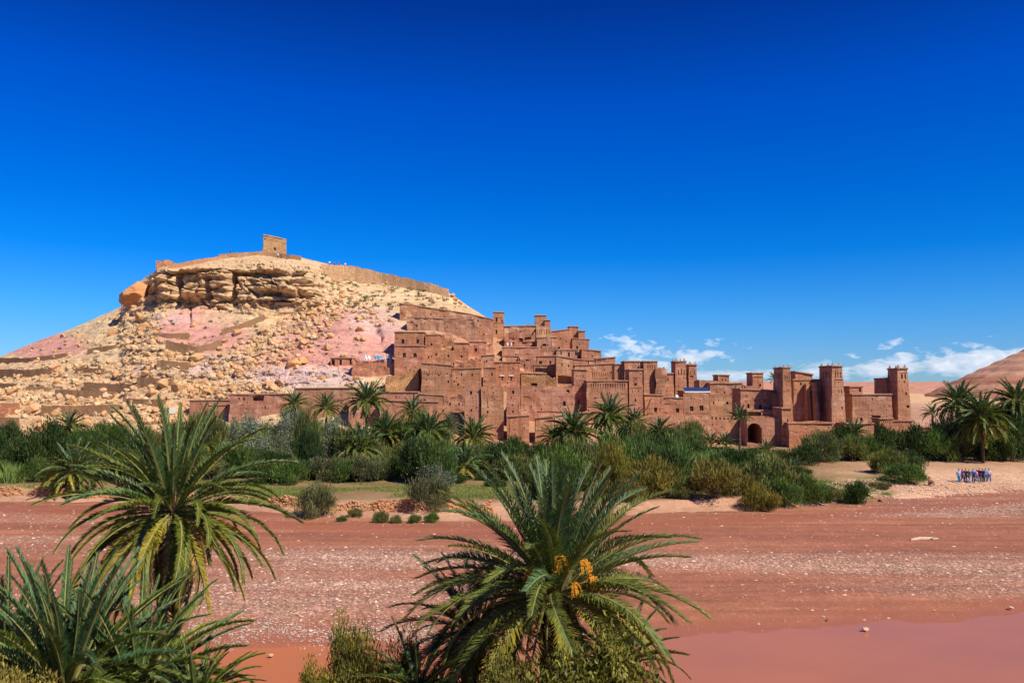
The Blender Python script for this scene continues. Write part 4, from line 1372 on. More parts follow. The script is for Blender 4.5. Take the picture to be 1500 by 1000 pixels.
BR(1008.5, 1023, 534, 590, 'second carved tower just behind the tall one', depth=5, cat='tower', name='kasbah_tower', taper=.25, col=R1, niches=[(1011, 546, 1.5, 5, .2), (1018, 545, 1.3, 5, .2), (1013, 551, 7, 2.5, .25)], merlons=.9)
BR(944, 973, 578, 618, 'mud house with a leaning pole and one dark square window', depth=5, col=R2, dfront=0, wins=[(960.5, 600, 5, 7), (948, 607, 1.5, 3)], slope=-.2, extra=ladder_extra(((949, 597), (954, 583))))
BR(971, 1002, 582, 618, 'patched mud house with a small white dome at its roof edge', depth=5, col=R2, wins=[(993, 601, 5, 6)], niches=[(977, 592, 9, 1.3, .15), (974, 605, 7, 3, .1), (982, 587, 4, 1, .12)], slope=-.1, rough=.1)
BR(1001, 1041, 572.5, 618, 'mud house with a tilted blue solar roof and two windows', depth=6, col=R1, frames=True, wins=[(1013, 598.5, 5.5, 7), (1028, 597.5, 5.5, 7)], niches=[(1021, 606, 34, .8, .05)])
BR(1040, 1089, 561, 612, 'tall plain house with leaning poles at its upper right', depth=6, col=R1, wins=[(1062, 574, 2, 4), (1045, 590, 2, 4), (1066, 590, 3.5, 4.5), (1075, 573, 3, 3)], niches=[(1055, 570, 18, .8, .06)], extra=ladder_extra(((1074, 573), (1080, 562))))
BR(1052, 1068.5, 549, 570, 'small square turret above the tall plain house', depth=4, cat='tower', name='turret', col=R1, D=162, wins=[(1058, 556, 1.6, 3), (1063, 556, 1.6, 3)])
BR(1024, 1054, 557, 575, 'low back roof between the carved towers and the small turret', depth=5, col=R3, D=160, cor=False)
BR(925, 1096, 611, 645, 'long low base wall with a pierced crest below the blue roofed house', depth=3, col=R1, cat='wall', name='base_wall', niches=[(1044 + 5.5 * k, 613 + .4 * (k % 2), 2.2, 3, .5) for k in range(8)], cor=False, rough=.12, D=142.5)
BR(1085, 1146, 571, 614, 'house with sloping buttressed front left of the gate towers', depth=6, col=R1, slope=-.4, wins=[(1096, 595.5, 3.5, 6), (1114, 595.5, 4, 6)], extra=buttress([(1130, 1138, 576, 600, 1.4)]), D=148)
BR(1102.5, 1118, 546, 575, 'flat topped little tower before the cloud', depth=4, cat='tower', name='turret', col=R2, D=158, wins=[(1113, 564, 2.4, 4)], niches=[(1110, 552, 13, 1.5, .18)])
BR(1092, 1106, 566, 578, 'low ruined stub left of the flat topped little tower', depth=4, col=R4, D=157, cor=False, rough=.25, name='roof_stub')
BR(1094.5, 1146, 612, 655, 'gate building with a large dark round arch', depth=8, col=R1, D=138.5, cat='gate', name='arched_gate', cor=False, arches=[(1105.3, 619.5, 649, 22, 7.0)], niches=[], rough=.07)
BR(1116, 1146, 601, 625, 'small stepped house between arch and buttressed wall', depth=2, col=R1, D=146.8, wins=[(1127, 612.5, 3, 2.5)])
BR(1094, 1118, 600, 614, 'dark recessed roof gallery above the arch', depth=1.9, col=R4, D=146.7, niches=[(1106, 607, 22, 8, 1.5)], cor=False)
BR(1146, 1160, 598, 650, 'narrow gate pier left of the front enclosure', depth=5, col=R2, D=137.5, niches=[(1154, 616, 2, 5, .3)], taper=.1)
# --- the big kasbah at the gate
BR(1146, 1164, 538, 622, 'left gate tower with three tall dark niches and merlons', depth=6.0, D=144, cat='tower', name='kasbah_tower', taper=.45, col=R1, merlons=.7,
   niches=[(1150, 552, 2.0, 9, 1.1), (1154.5, 552, 2.0, 9, 1.1), (1159, 552, 2.0, 9, 1.1), (1155, 558.5, 12, 1, .1)], side_wins=[(2.0, 2.6, .86, .93, .4), (3.4, 4.0, .86, .93, .4)])
BR(1163, 1209, 556, 622, 'shaded connecting wall between the two gate towers with pillars', depth=5, D=147.5, col=R1, extra=buttress([(1178, 1184, 562, 620, 1.3), (1186, 1191, 560, 618, 2.6)]), wins=[(1173, 562, 2.5, 3.5), (1191, 561, 2.5, 3.5)])
BR(1165, 1192, 546, 560, 'low roof house behind the connecting wall of the gate towers', depth=5, D=151, col=R1, slope=-.6)
BR(1218, 1243, 535.5, 640, 'right gate tower, tallest and widest of the front towers', depth=7.0, D=142, cat='tower', name='kasbah_tower', taper=.6, col=(1.04, 1, .98), merlons=.7,
   niches=[(1224.5, 548, 2.1, 9, 1.1), (1229.5, 548, 2.1, 9, 1.1), (1236.5, 549, 2.4, 9, 1.1), (1232, 556.5, 18, 1.5, .15), (1232, 541, 16, 1, .1)], wins=[(1231, 573, 2, 5), (1236, 573, 2, 5), (1236.5, 597, 3, 4)],
   side_wins=[(2.0, 2.7, .87, .94, .4), (3.6, 4.3, .87, .94, .4), (5.2, 5.9, .87, .94, .4), (3.5, 4.2, .38, .41, .3)])
BR(1156, 1221, 619.5, 668, 'plain front enclosure wall of the gate kasbah', depth=7, D=136, col=R2, cor=True, rough=.1, parap=.8, cat='wall', name='enclosure_wall', niches=[(1203, 622, 22, 1, .1)])
BR(1249, 1309, 577.5, 625, 'broad plain wall house between the last two towers', depth=6, D=146, col=R1, niches=[(1278, 584, 1.5, 5, .15), (1285, 581, 3, 1.3, .15)], wins=[(1262, 614, 4, 5), (1284, 612, 14, 7)])
BR(1245, 1265, 566, 582, 'small roof house beside the widest tower', depth=4, D=151, col=R1, wins=[(1261, 571, 3.5, 5)])
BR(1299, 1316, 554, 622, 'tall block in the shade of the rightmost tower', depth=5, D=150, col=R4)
BR(1315, 1338, 539.5, 626, 'rightmost tower with a wide dark opening under its top', depth=5.0, D=146.5, cat='tower', name='kasbah_tower', taper=.55, col=(1.03, .98, .95), merlons=.8,
   wins=[(1323, 551, 4, 7), (1330, 551, 3, 7), (1327, 559, 3, 3), (1330, 576, 3.5, 4), (1332, 595, 4.5, 4)], niches=[(1327, 546, 16, 1, .12)])
BR(1237, 1284, 620, 650, 'low garden wall right of the widest tower', depth=3, D=139, col=R1, cat='wall', name='garden_wall', wins=[(1282, 630, 4, 16)])
BR(1289.5, 1309, 613, 648, 'small garden gate house with a dark door and pierced crest', depth=3, D=138.5, col=R2, cat='gate', name='garden_gate', wins=[(1296, 634, 6, 17)], niches=arcade(1293, 1305, 618, 4, 1.4, 3, .3))
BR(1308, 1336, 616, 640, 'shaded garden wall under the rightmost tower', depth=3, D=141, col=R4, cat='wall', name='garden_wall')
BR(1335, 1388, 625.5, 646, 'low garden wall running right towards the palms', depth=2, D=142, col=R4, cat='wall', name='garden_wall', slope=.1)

# blue solar roof
q0 = PV(1003, 573, 143.5)
sr = thing('solar_roof', 'dark blue tilted panels on the roof of the two-window house', 'solar panel', loc=q0 + Vector((0, 0, -.1)))
wS = 36 * 143.5 / F
for k in range(6):
    mb = MB()
    a = wS * k / 6 + .02; b = wS * (k + 1) / 6 - .02
    mb.add([(a, -.4, 0), (b, -.4, 0), (b, 1.4, .75), (a, 1.4, .75), (a, -.4, .06), (b, -.4, .06), (b, 1.4, .81), (a, 1.4, .81)],
           [(0, 3, 2, 1), (4, 5, 6, 7), (0, 1, 5, 4), (1, 2, 6, 5), (2, 3, 7, 6), (3, 0, 4, 7)])
    link('panel', mb.mesh('panel', [M['solar']]), sr)
mb = MB()
mb.box(-.1, wS + .1, -.5, -.42, -.12, .12)
mb.box(-.1, wS + .1, -.41, .2, -.14, -.02)
link('frame', mb.mesh('frame', [M['white_paint']]), sr)
# white dome
bmx = bmesh.new()
bmesh.ops.create_uvsphere(bmx, u_segments=12, v_segments=8, radius=.38)
for v_ in bmx.verts:
    v_.co.z *= 1.3 if v_.co.z > 0 else .3
me = bpy.data.meshes.new('roof_dome'); bmx.to_mesh(me); bmx.free(); me.materials.append(M['white_paint'])
link('roof_dome', me, loc=PV(991, 582, 143), label='little white dome on the roof edge of the patched house', cat='dome')


# walls that follow the slope: dry stone terraces and ramparts
def poly_wall(pts, name, label, cat='wall', mat='rubble', col=(1, 1, 1), thick=1.0, on_hill=True, group=None, wob=.25, dpull=0.4):
    V_, F_ = [], []
    dense = []
    for (a, b) in zip(pts[:-1], pts[1:]):
        n = max(1, int(abs(b[0] - a[0]) / 5))
        for k in range(n):
            f = k / n
            dense.append(tuple(a[i] + (b[i] - a[i]) * f for i in range(3)))
    dense.append(pts[-1])
    Dr = np.array([hill_min_D(p_[0], p_[2], 8) - dpull for p_ in dense])
    if len(Dr) > 4:
        kz_ = np.pad(Dr, 4, mode='edge')
        Dsm = np.array([kz_[j:j + 9].mean() for j in range(len(Dr))])
    else:
        Dsm = Dr * 0 + Dr.mean()
    for i, (px, yt, yb) in enumerate(dense):
        D_ = float(Dsm[i])
        b0 = PV(px, yb, D_)
        t0 = PV(px, yt, D_)
        h = t0.z - b0.z
        wz = wob * 0.6 * float(vnoise(px * 0.13, 0, yt)) + wob * .3 * float(vnoise(px * 0.5, 3, yt))
        for (dy, dz) in ((-.15, -2.0), (0.0, h + wz), (thick, h + wz * .6), (thick + .1, -2.0)):
            V_.append((b0.x + .06 * float(vnoise(px, dy, dz)), b0.y + dy + .1 * float(vnoise(px * .3, dy, 2)), b0.z + dz))
        if i:
            o = (i - 1) * 4
            for k in range(4):
                F_.append((o + k, o + (k + 1) % 4, o + 4 + (k + 1) % 4, o + 4 + k))
    F_.append((0, 3, 2, 1)); n = (len(dense) - 1) * 4; F_.append((n, n + 1, n + 2, n + 3))
    return link(name, mesh_from(name, V_, F_, [M[mat]]), label=label, cat=cat, group=group, color=col)


TW = [
    ([(243, 498, 508), (262, 503, 514), (285, 507, 517), (305, 503, 513), (324, 497, 505)], 'bowed dry stone terrace wall under the pink bluff'),
    ([(324, 482, 489), (350, 475, 482), (386, 461, 467)], 'terrace wall climbing right of the pink bluff'),
    ([(222, 489, 493), (276, 488, 492)], 'thin terrace wall above the bowed one'),
    ([(-20, 524, 532), (40, 524, 530), (97, 517, 522)], 'highest terrace wall on the far left flank'),
    ([(-20, 541, 552), (40, 541, 551), (76, 539, 547)], 'thick terrace wall at the left edge, second from the top'),
    ([(110, 538, 545), (152, 540, 546)], 'short terrace wall left of the rubble band'),
    ([(128, 511, 515), (168, 505, 509)], 'thin terrace wall across the cream slope'),
    ([(200, 552, 562), (232, 554, 563), (252, 556, 562)], 'terrace wall left of the pair of large boulders'),
    ([(122, 559, 569), (165, 562, 572), (202, 564, 570)], 'long terrace wall below the middle rubble'),
    ([(38, 566, 575), (72, 567, 573)], 'short terrace wall by the big left boulder'),
    ([(80, 570, 580), (122, 572, 582), (166, 574, 581)], 'terrace wall between the left boulders'),
    ([(60, 594, 606), (110, 594, 607), (172, 592, 602)], 'lowest long terrace wall above the left palm'),
    ([(-20, 560, 566), (32, 562, 567)], 'low terrace wall cut by the left edge'),
    ([(230, 527, 535), (276, 531, 537)], 'terrace wall above the pair of large boulders'),
    ([(180, 583, 589), (240, 585, 592)], 'low terrace wall right of the lower boulders'),
]
for pts, lab in TW:
    poly_wall(pts, 'terrace_wall', lab, group='dry stone terrace walls on the hill', col=(1.12, 1.05, .98), dpull=1.0)
poly_wall([(246, 389, 396), (280, 382, 388), (310, 377, 381), (332, 373, 377)], 'rampart', 'low rampart rising from the turret to the summit', col=(1.7, 1.5, 1.35), dpull=1.2)
poly_wall([(470, 386, 394), (488, 388, 401), (520, 390, 409), (545, 396, 411), (600, 408, 420), (640, 417.5, 428), (657, 424, 433)], 'rampart',
          'long rampart descending along the ridge right of the granary', col=(1.8, 1.8, 1.75), thick=1.5, wob=.4, dpull=2.0)
poly_wall([(320, 372, 378), (384, 368, 373), (440, 375, 381)], 'rampart', 'low stone kerb round the summit below the granary', col=(1.6, 1.5, 1.4), dpull=1.2, wob=.15)

# shore wall of dry stones in front of the green terrace: stones smaller than ten pixels, one body
sw = thing('shore_wall', 'low dry stone wall along the river edge of the green terrace', 'wall')
vv, ff, off = [], [], 0
rng = np.random.default_rng(4)
for k in range(5200):
    px = rng.uniform(-30, 720)
    if 330 < px < 350 and rng.random() < .5:
        continue
    D0 = float(shore_D(px)) + 5.35
    h = rng.uniform(0.0, 1.0)
    x0_, _, _ = P(px, 700, D0)
    zz = float(bank_z(px, D0 - .6)) + h * (0.85 + .35 * float(vnoise(px * .05, 0, 7)))
    sz = rng.uniform(.07, .2) * (1.2 - .4 * h)
    tv, tf = tmpl[k % 6]
    v = tv * np.array([sz * 1.4, sz, sz * .8]) + np.array([x0_, D0 - .25 * (1 - h) + rng.uniform(-.12, .1), zz])
    vv.append(v); ff.append(tf + off); off += len(v)
o = link('stone', mesh_from('stones', np.concatenate(vv), np.concatenate(ff), [M['stone']]), sw, kind='stuff', color=(.95, .78, .72))

# laundry on the red terrace
lq = PV(533, 528, ground_D(547, 552) - .4)
for i, (px, w, h, c, lab) in enumerate([(538, 10, 5.5, (.8, .78, .76), 'white sheet hanging over the red terrace wall'), (553, 9, 5.5, (.12, .42, .62), 'turquoise blanket hanging between white and dark cloths'),
                                        (562, 6, 5, (.5, .55, .7), 'pale blue cloth right of the turquoise blanket'), (572, 6, 15, (.03, .05, .14), 'dark blue curtain in the doorway beside the red house')]):
    Dl = ground_D(547, 552) - .35
    q = PV(px, 523 + (h / 2 if h > 10 else 0) + 3, Dl)
    mb = MB()
    ww = w * Dl / F; hh = h * Dl / F
    n = 6
    vs_, fs_ = [], []
    for a in range(n + 1):
        for b in range(4):
            vs_.append((-ww / 2 + ww * a / n, -.1 + .09 * math.sin(a * 2.2 + b), hh * (b / 3)))
    for a in range(n):
        for b in range(3):
            fs_.append((a * 4 + b, a * 4 + 4 + b, a * 4 + 5 + b, a * 4 + 1 + b))
    me = mesh_from('laundry', vs_, fs_, [M['cloth']])
    ob = link('laundry' if h < 10 else 'curtain', me, loc=q - Vector((0, 0, .02)), label=lab, cat='cloth', color=c)
    sol = ob.modifiers.new('thick', 'SOLIDIFY'); sol.thickness = .04
# small white notice board at the foot of the hill
nb = thing('notice_board', 'small white board on posts left of the low mud house', 'sign', loc=PV(252, 607, 156))
mb = MB(); mb.box(-.55, .55, -.04, .04, .25, 1.35); link('board', mb.mesh('board', [M['white_paint']]), nb)
for sx_ in (-.5, .5):
    mb = MB(); mb.tube([(sx_, .07, -.5), (sx_, .07, 1.4)], [.05, .05], 6); link('post', mb.mesh('post', [M['wood']]), nb)

# ------------------------------------------------------------------ date palms
def frond_mesh(bend, pairs, leaf_len, leaf_w, seed, vang=0.5, dead=False, twist=0.0, nseg=12):
    """one leaf of length 1 along +x, bending down; leaflets in two folded rows"""
    r = random.Random(seed)
    # spine
    pts, tang = [], []
    x = z = y = 0.0
    sw = r.uniform(-.12, .12)
    n = 40
    for i in range(n + 1):
        s = i / n
        a = -bend * (s ** 1.5)
        b = sw * s
        pts.append(Vector((x, y, z)))
        tv = Vector((math.cos(a) * math.cos(b), math.sin(b), math.sin(a)))
        tang.append(tv)
        x += tv.x / n; y += tv.y / n; z += tv.z / n

    def at(s):
        f = s * n
        i = min(int(f), n - 1)
        f -= i
        return pts[i].lerp(pts[i + 1], f), tang[i].lerp(tang[min(i + 1, n)], f).normalized()
    V, Fc, Mi, Cc = [], [], [], []
    mb = MB()
    mb.tube([at(k / nseg)[0] for k in range(nseg + 1)], [0.011 * (1 - .85 * k / nseg) + .0012 for k in range(nseg + 1)], 4 if pairs > 40 else 3, 0, False)
    V += mb.v; Fc += mb.f; Mi += [1] * len(mb.f); Cc += [(1, 1, 1)] * len(mb.v)
    for i in range(pairs):
        s = 0.14 + 0.86 * (i + r.uniform(-.3, .3)) / pairs
        s = min(max(s, .12), .998)
        p, tv = at(s)
        side0 = Vector((-tv.y, tv.x, 0)).normalized()
        up = side0.cross(tv) * -1
        up = tv.cross(side0) if tv.cross(side0).z > 0 else up
        prof = min(1.0, (s - .08) * 4.0) ** .7 * (1 - 0.62 * max(0, s - .45) / .55)
        for sg in (-1, 1):
            if dead and r.random() < .35:
                continue
            phi = math.radians(62 - 30 * s + r.uniform(-9, 9))
            va = vang + r.uniform(-.28, .28)
            side = (side0 * sg * math.cos(va) + up * math.sin(va))
            d = (tv * math.cos(phi) + side * math.sin(phi)).normalized()
            l = leaf_len * prof * r.uniform(.82, 1.12)
            wd = (tv - d * tv.dot(d)).normalized()
            w = leaf_w * (.6 + .4 * prof) * r.uniform(.8, 1.15)
            dr = Vector((0, 0, -l * r.uniform(.05, .30)))
            m_ = p + d * l * .5 + dr * .25
            o = len(V)
            V += [tuple(p - wd * w * .3), tuple(p + wd * w * .3), tuple(m_ + wd * w * .5), tuple(m_ - wd * w * .5), tuple(p + d * l + dr)]
            Fc += [(o, o + 1, o + 2, o + 3), (o + 3, o + 2, o + 4)]
            Mi += [0, 0]
            k = r.uniform(.72, 1.28)
            yy = r.random() < .12
            c0 = (k * (1.6 if yy else 1), k * (1.35 if yy else 1), k * (.8 if yy else 1))
            c1 = (c0[0] * 1.35, c0[1] * 1.15, c0[2] * .9)
            Cc += [c0, c0, c0, c0, c1]
    return mesh_from('frond', V, Fc, [M['frond'], M['rachis']], Mi, col=np.array(Cc))


BENDS = [0.3, 0.6, 0.95, 1.35, 1.8]
NEAR = {b: [frond_mesh(b, 120, .098, .0105, int(b * 100) + k, vang=.85 if b < 1 else .6) for k in range(3)] for b in BENDS}
NEARW = {b: [frond_mesh(b, 112, .125, .0080, int(b * 100) + k + 20, vang=.5 if b < 1 else .3) for k in range(3)] for b in BENDS}
FAR = {b: [frond_mesh(b, 28, .17, .036, int(b * 100) + k + 50, vang=.6, nseg=5) for k in range(3)] for b in BENDS}
DEADN = [frond_mesh(.9, 60, .10, .011, 900 + k, vang=-.2, dead=True) for k in range(2)]
DEADF = [frond_mesh(.9, 18, .13, .026, 920 + k, vang=-.2, dead=True, nseg=5) for k in range(2)]


def trunk_mesh(h, r0, r1, seed, near):
    rnd = random.Random(seed)
    mb = MB()
    rings = max(4, int(h / (.11 if near else .35)))
    n = 14 if near else 7
    v, f = [], []
    for i in range(rings + 1):
        t = i / rings
        rr_ = r0 + (r1 - r0) * t
        for k in range(n):
            a = 2 * math.pi * k / n + (i % 2) * math.pi / n
            q = rr_ * (1 + (.16 if (i % 2) else -.06) + rnd.uniform(-.06, .06))
            v.append((q * math.cos(a), q * math.sin(a), h * t))
    for i in range(rings):
        for k in range(n):
            f.append((i * n + k, i * n + (k + 1) % n, (i + 1) * n + (k + 1) % n, (i + 1) * n + k))
    f.append(tuple(rings * n + k for k in range(n)))
    mb.add(v, f)
    if near:                                   # cut leaf bases, upper part of the trunk
        cnt = int(h / .11) * 7
        for j in range(cnt):
            t = 1 - (j / cnt) ** .9 * min(1, 3.0 / h)
            a = j * 2.39996
            rr_ = (r0 + (r1 - r0) * t)
            z = h * t
            d = Vector((math.cos(a), math.sin(a), 0))
            s_ = Vector((-d.y, d.x, 0))
            w = .055
            o = d * rr_ * .85 + Vector((0, 0, z))
            l = rnd.uniform(.14, .3)
            tip = o + d * l * .55 + Vector((0, 0, l))
            mb.add([o - s_ * w, o + s_ * w, o + d * .06 + Vector((0, 0, .0)), tip - s_ * w * .5, tip + s_ * w * .5, tip + d * .03],
                   [(0, 1, 4, 3), (1, 2, 5, 4), (2, 0, 3, 5), (3, 4, 5)])
    return mb.mesh('trunk', [M['bark']])


def date_mesh(seed):
    r = random.Random(seed)
    mb = MB()
    for k in range(26):
        a = r.uniform(-1.2, 1.2); b = r.uniform(-.7, .7)
        pts = []
        for j in range(6):
            t = j / 5
            pts.append((.15 + .42 * t * math.cos(a * .6), .30 * t * math.sin(a), .12 * math.sin(t * 2.2) - .42 * t * t + b * .2 * t))
        mb.tube(pts, [.006] * 6, 3, 1, False)
        for j in range(2, 6):
            for q in range(3):
                c = Vector(pts[j]) + Vector((r.uniform(-.03, .03), r.uniform(-.03, .03), r.uniform(-.03, .03)))
                s = r.uniform(.014, .022)
                mb.add([c + Vector((s, 0, 0)), c + Vector((0, s, 0)), c - Vector((s, 0, 0)), c - Vector((0, s, 0)), c + Vector((0, 0, s * 1.4)), c - Vector((0, 0, s * 1.4))],
                       [(0, 1, 4), (1, 2, 4), (2, 3, 4), (3, 0, 4), (1, 0, 5), (2, 1, 5), (3, 2, 5), (0, 3, 5)], 0)
    mb.tube([(-.15, 0, -.1), (.0, 0, .05), (.15, 0, .02)], [.02, .018, .012], 4, 1)
    return mb.mesh('date_cluster', [M['date'], M['strand']])


DATES = [date_mesh(k) for k in range(2)]
GREEN_Y, GREEN_M, GREEN_L, STRAW = (0.050, 0.105, 0.048), (0.078, 0.115, 0.024), (0.19, 0.19, 0.030), (0.46, 0.31, 0.12)


def palm(px, py, D, rpx, label, nf=46, near=False, seed=1, up=86, low=-45, dead=0, gz=None, tint=(1, 1, 1), group=None, lean=0.0, trunk_r=None, dates=(), wide=1.0, name='date_palm', az_bias=None, bendk=1.0, pw=0.85, broad=False, front=False):
    rnd = random.Random(seed)
    c = PV(px, py, D)
    L = rpx * D / F
    if gz is None:
        gz = float(bank_z(px, D)) if D > 60 else near_z(D)
    h = max(c.z - gz, .3)
    root = thing(name, label, 'palm tree', loc=(c.x - lean * h * .3, c.y, gz), group=group, rot=(0, 0, 0))
    tr = trunk_r or (.30 if near else .24)
    tm = trunk_mesh(h + .5, tr * 1.1, tr * .85, seed, near)
    link('trunk', tm, root, loc=(0, 0, -.4), rot=(0, lean * .3, 0))
    top = Vector((lean * h * .3, 0, h))
    LIB = (NEARW if broad else NEAR) if near else FAR
    for i in range(nf):
        t = (i + .5) / nf
        el = up + (low - up) * t ** pw + rnd.uniform(-6, 6)
        az = i * 2.39996 + rnd.uniform(-.25, .25)
        if front and el < 25:
            da = (az + math.pi / 2 + math.pi) % (2 * math.pi) - math.pi
            if abs(da) < .95 and rnd.random() < .6:
                continue
        if el > 60:
            b = .3 if rnd.random() < .6 else .6
            cc = GREEN_Y
        elif el > 30:
            b = .6 if rnd.random() < .5 else .95
            cc = GREEN_Y if rnd.random() < .5 else GREEN_M
        elif el > 0:
            b = .95 if rnd.random() < .5 else 1.35
            cc = GREEN_M
        else:
            b = 1.35 if el > -15 else .95
            if el < -35:
                b = .6
            cc = GREEN_M if rnd.random() < .4 else GREEN_L
        me = LIB[b][rnd.randrange(3)]
        k = rnd.uniform(.8, 1.2)
        sc = L * rnd.uniform(.86, 1.1) * (1.0 if el < 70 else .92)
        R = Matrix.Rotation(az, 3, 'Z') @ Matrix.Rotation(-math.radians(el), 3, 'Y') @ Matrix.Rotation(rnd.uniform(-.5, .5), 3, 'X')
        off = Vector((math.cos(az), math.sin(az), 0)) * tr * .6 + Vector((0, 0, .25 * tr * (1 - t * 3)))
        link('frond', me, root, loc=top + off, rot=R.to_euler(), scale=sc, color=(cc[0] * k * tint[0], cc[1] * k * tint[1], cc[2] * k * tint[2]))
    for i in range(dead):
        az = rnd.uniform(0, 6.28)
        el = rnd.uniform(-58, -85)
        R = Matrix.Rotation(az, 3, 'Z') @ Matrix.Rotation(-math.radians(el), 3, 'Y') @ Matrix.Rotation(rnd.uniform(-.5, .5), 3, 'X')
        me = (DEADN if near else DEADF)[i % 2]
        q = rnd.uniform(.7, 1.1)
        cc = STRAW if rnd.random() < .6 else GREEN_L
        link('dead_frond', me, root, loc=top + Vector((math.cos(az) * tr, math.sin(az) * tr, -.15)), rot=R.to_euler(), scale=L * (rnd.uniform(.6, .98) if near else rnd.uniform(.55, .8)), color=tuple(v_ * q for v_ in cc))
    for (dx, dy, s_) in dates:
        q = PV(dx, dy, D - .75)
        az = math.atan2(q.y - c.y, q.x - c.x)
        loc = Vector((q.x - root.location.x, q.y - root.location.y, q.z - gz)) - Vector((math.cos(az) * .3, math.sin(az) * .3, -.1)) * s_
        link('date_cluster', DATES[rnd.randrange(2)], root, loc=loc, rot=(0, 0, az), scale=s_)
    return root


# the palms on the near bank
palm(252, 746, 24, 168, 'tall date palm standing left of the middle of the near bank, drooping straw skirt', nf=96, near=True, seed=3, up=86, low=-38, dead=50, dates=(), tint=(1.4, 1.22, .85), pw=.9)
palm(812, 866, 20, 212, 'big date palm in the lower middle carrying orange date clusters', nf=128, near=True, seed=8, up=87, low=-34, dead=12, front=True, tint=(1.3, 1.2, 1.15), broad=True,
     dates=[(820, 822, .72), (853, 826, .7), (778, 842, .62), (793, 864, .78), (867, 852, .7), (842, 860, .6)], pw=.9)
palm(95, 1005, 18, 205, 'bushy low date palm in the bottom left corner, blue green upright leaves', nf=84, near=True, seed=12, up=86, low=-5, tint=(1.3, 1.3, 1.25), pw=1.1)
palm(200, 1012, 19, 178, 'low date palm right of the bottom left corner palm', nf=70, near=True, seed=17, up=84, low=-8, tint=(1.4, 1.35, 1.05), pw=1.0)
palm(10, 985, 20, 165, 'half seen low date palm cut by the left edge at the bottom', nf=60, near=True, seed=21, up=86, low=-5, tint=(1.2, 1.25, 1.15), pw=1.0)
palm(288, 1030, 18.5, 105, 'yellow green young palm beside the bottom left palms, nearest the muddy pool', nf=48, near=True, seed=27, up=80, low=0, tint=(1.3, 1.2, .8), trunk_r=.15)
palm(695, 920, 21.5, 118, 'small dark palm crowded under the left side of the date bearing palm', nf=60, near=True, seed=33, broad=True, up=80, low=-40, tint=(.75, .95, .95))
palm(612, 1010, 20, 100, 'young palm at the bottom edge left of the date bearing palm', nf=24, near=True, seed=37, up=75, low=0, tint=(1, 1.1, .9), trunk_r=.15)
palm(905, 975, 20.8, 118, 'low palm shoot spreading under the right side of the date bearing palm', nf=30, near=True, seed=39, up=70, low=-30, tint=(1.0, 1.0, .9), trunk_r=.15)

# the palms of the grove
CROWNS = []
G = 'date palms of the grove below the village'
for i, (px, py, D, r, nf, dead, low, lab) in enumerate([
    (537, 588, 127, 33, 34, 26, -20, 'tallest palm of the grove with a yellow dead skirt'),
    (478, 597, 130, 23, 28, 6, -25, 'small palm between the silver olive and the skirted tallest palm'),
    (432, 592, 131, 22, 24, 2, -5, 'upright young palm rising behind the silver olive tree'),
    (605, 602, 128, 23, 28, 8, -35, 'palm with orange fruit right of the skirted tallest palm'),
    (566, 634, 118, 31, 36, 6, -25, 'leaning palm just right below the skirted tallest palm'),
    (526, 658, 106, 38, 44, 6, -35, 'broad palm in front of the skirted tallest palm'),
    (628, 634, 114, 34, 40, 3, -25, 'rounded palm below the palm with orange fruit'),
    (694, 640, 120, 31, 36, 3, -25, 'yellow green palm below the two front mud blocks'),
    (681, 682, 98, 36, 36, 2, -35, 'palm on a thin pale trunk among the bushes near the green terrace'),
    (893, 610, 121, 32, 48, 10, -35, 'round palm in front of the kasbah arcade'),
    (840, 634, 113, 38, 44, 0, -20, 'large feathery palm left of the round arcade palm'),
    (812, 642, 116, 24, 26, 0, -25, 'low palm clump left of the large feathery palm'),
    (929, 618, 121, 23, 30, 2, -30, 'palm half hidden right of the round arcade palm'),
    (966, 632, 118, 22, 24, 0, -5, 'spiky young palm below the leaning pole house'),
    (1041, 648, 124, 18, 20, 0, 0, 'first short spiky palm left of the arched gate'),
    (1062, 650, 122, 18, 20, 0, 0, 'second short spiky palm left of the arched gate'),
    (1083, 615, 125, 22, 18, 0, 15, 'slim palm with upright leaves beside the arched gate'),
    (1121, 660, 126, 17, 20, 0, 5, 'low spiky palm just right of the arched gate'),
    (1252, 634, 131, 22, 28, 2, -20, 'palm in front of the low garden wall by the widest tower'),
    (1405, 590, 128, 32, 46, 8, -35, 'left palm of the trio at the right edge'),
    (1438, 612, 116, 40, 60, 12, -50, 'largest front palm of the trio at the right edge'),
    (1489, 588, 126, 34, 46, 12, -45, 'right palm of the trio, cut by the frame edge'),
    (1366, 606, 152, 16, 22, 0, -10, 'small palm on the plain behind the garden wall'),
    (102, 624, 128, 23, 34, 4, -30, 'round palm at the far left below the terraces'),
    (108, 690, 88, 42, 46, 8, -45, 'shaggy palm at the shore left of the tall near palm'),
    (1165, 684, 104, 18, 24, 0, -10, 'small palm among the bushes below the left gate tower'),
    (300, 652, 112, 22, 26, 2, -20, 'palm right behind the crown of the tall near palm'),
    (1008, 690, 100, 20, 26, 0, -15, 'low palm in the bushes below the blue roofed house'),
    (160, 672, 96, 24, 24, 0, -20, 'palm half hidden behind the tall near palm'),
    (745, 700, 96, 26, 26, 0, -20, 'low palm behind the tips of the date bearing palm'),
]):
    CROWNS.append((px, py, D, r))
    palm(px, py, D, r * 1.16, lab, nf=int(nf * 1.45), dead=dead, seed=100 + i, low=low, group=G, trunk_r=.2, lean=(.25 if i == 4 else 0), up=84,
         tint=(1.25, 1.2, 1.0) if i in (7, 11) else (1.0, 1.0, 1.0))
palm(1135, 556, 168, 15, 'lone palm showing above the roofs between the little tower and left gate tower', nf=22, seed=200, low=0, gz=9.0, trunk_r=.2)
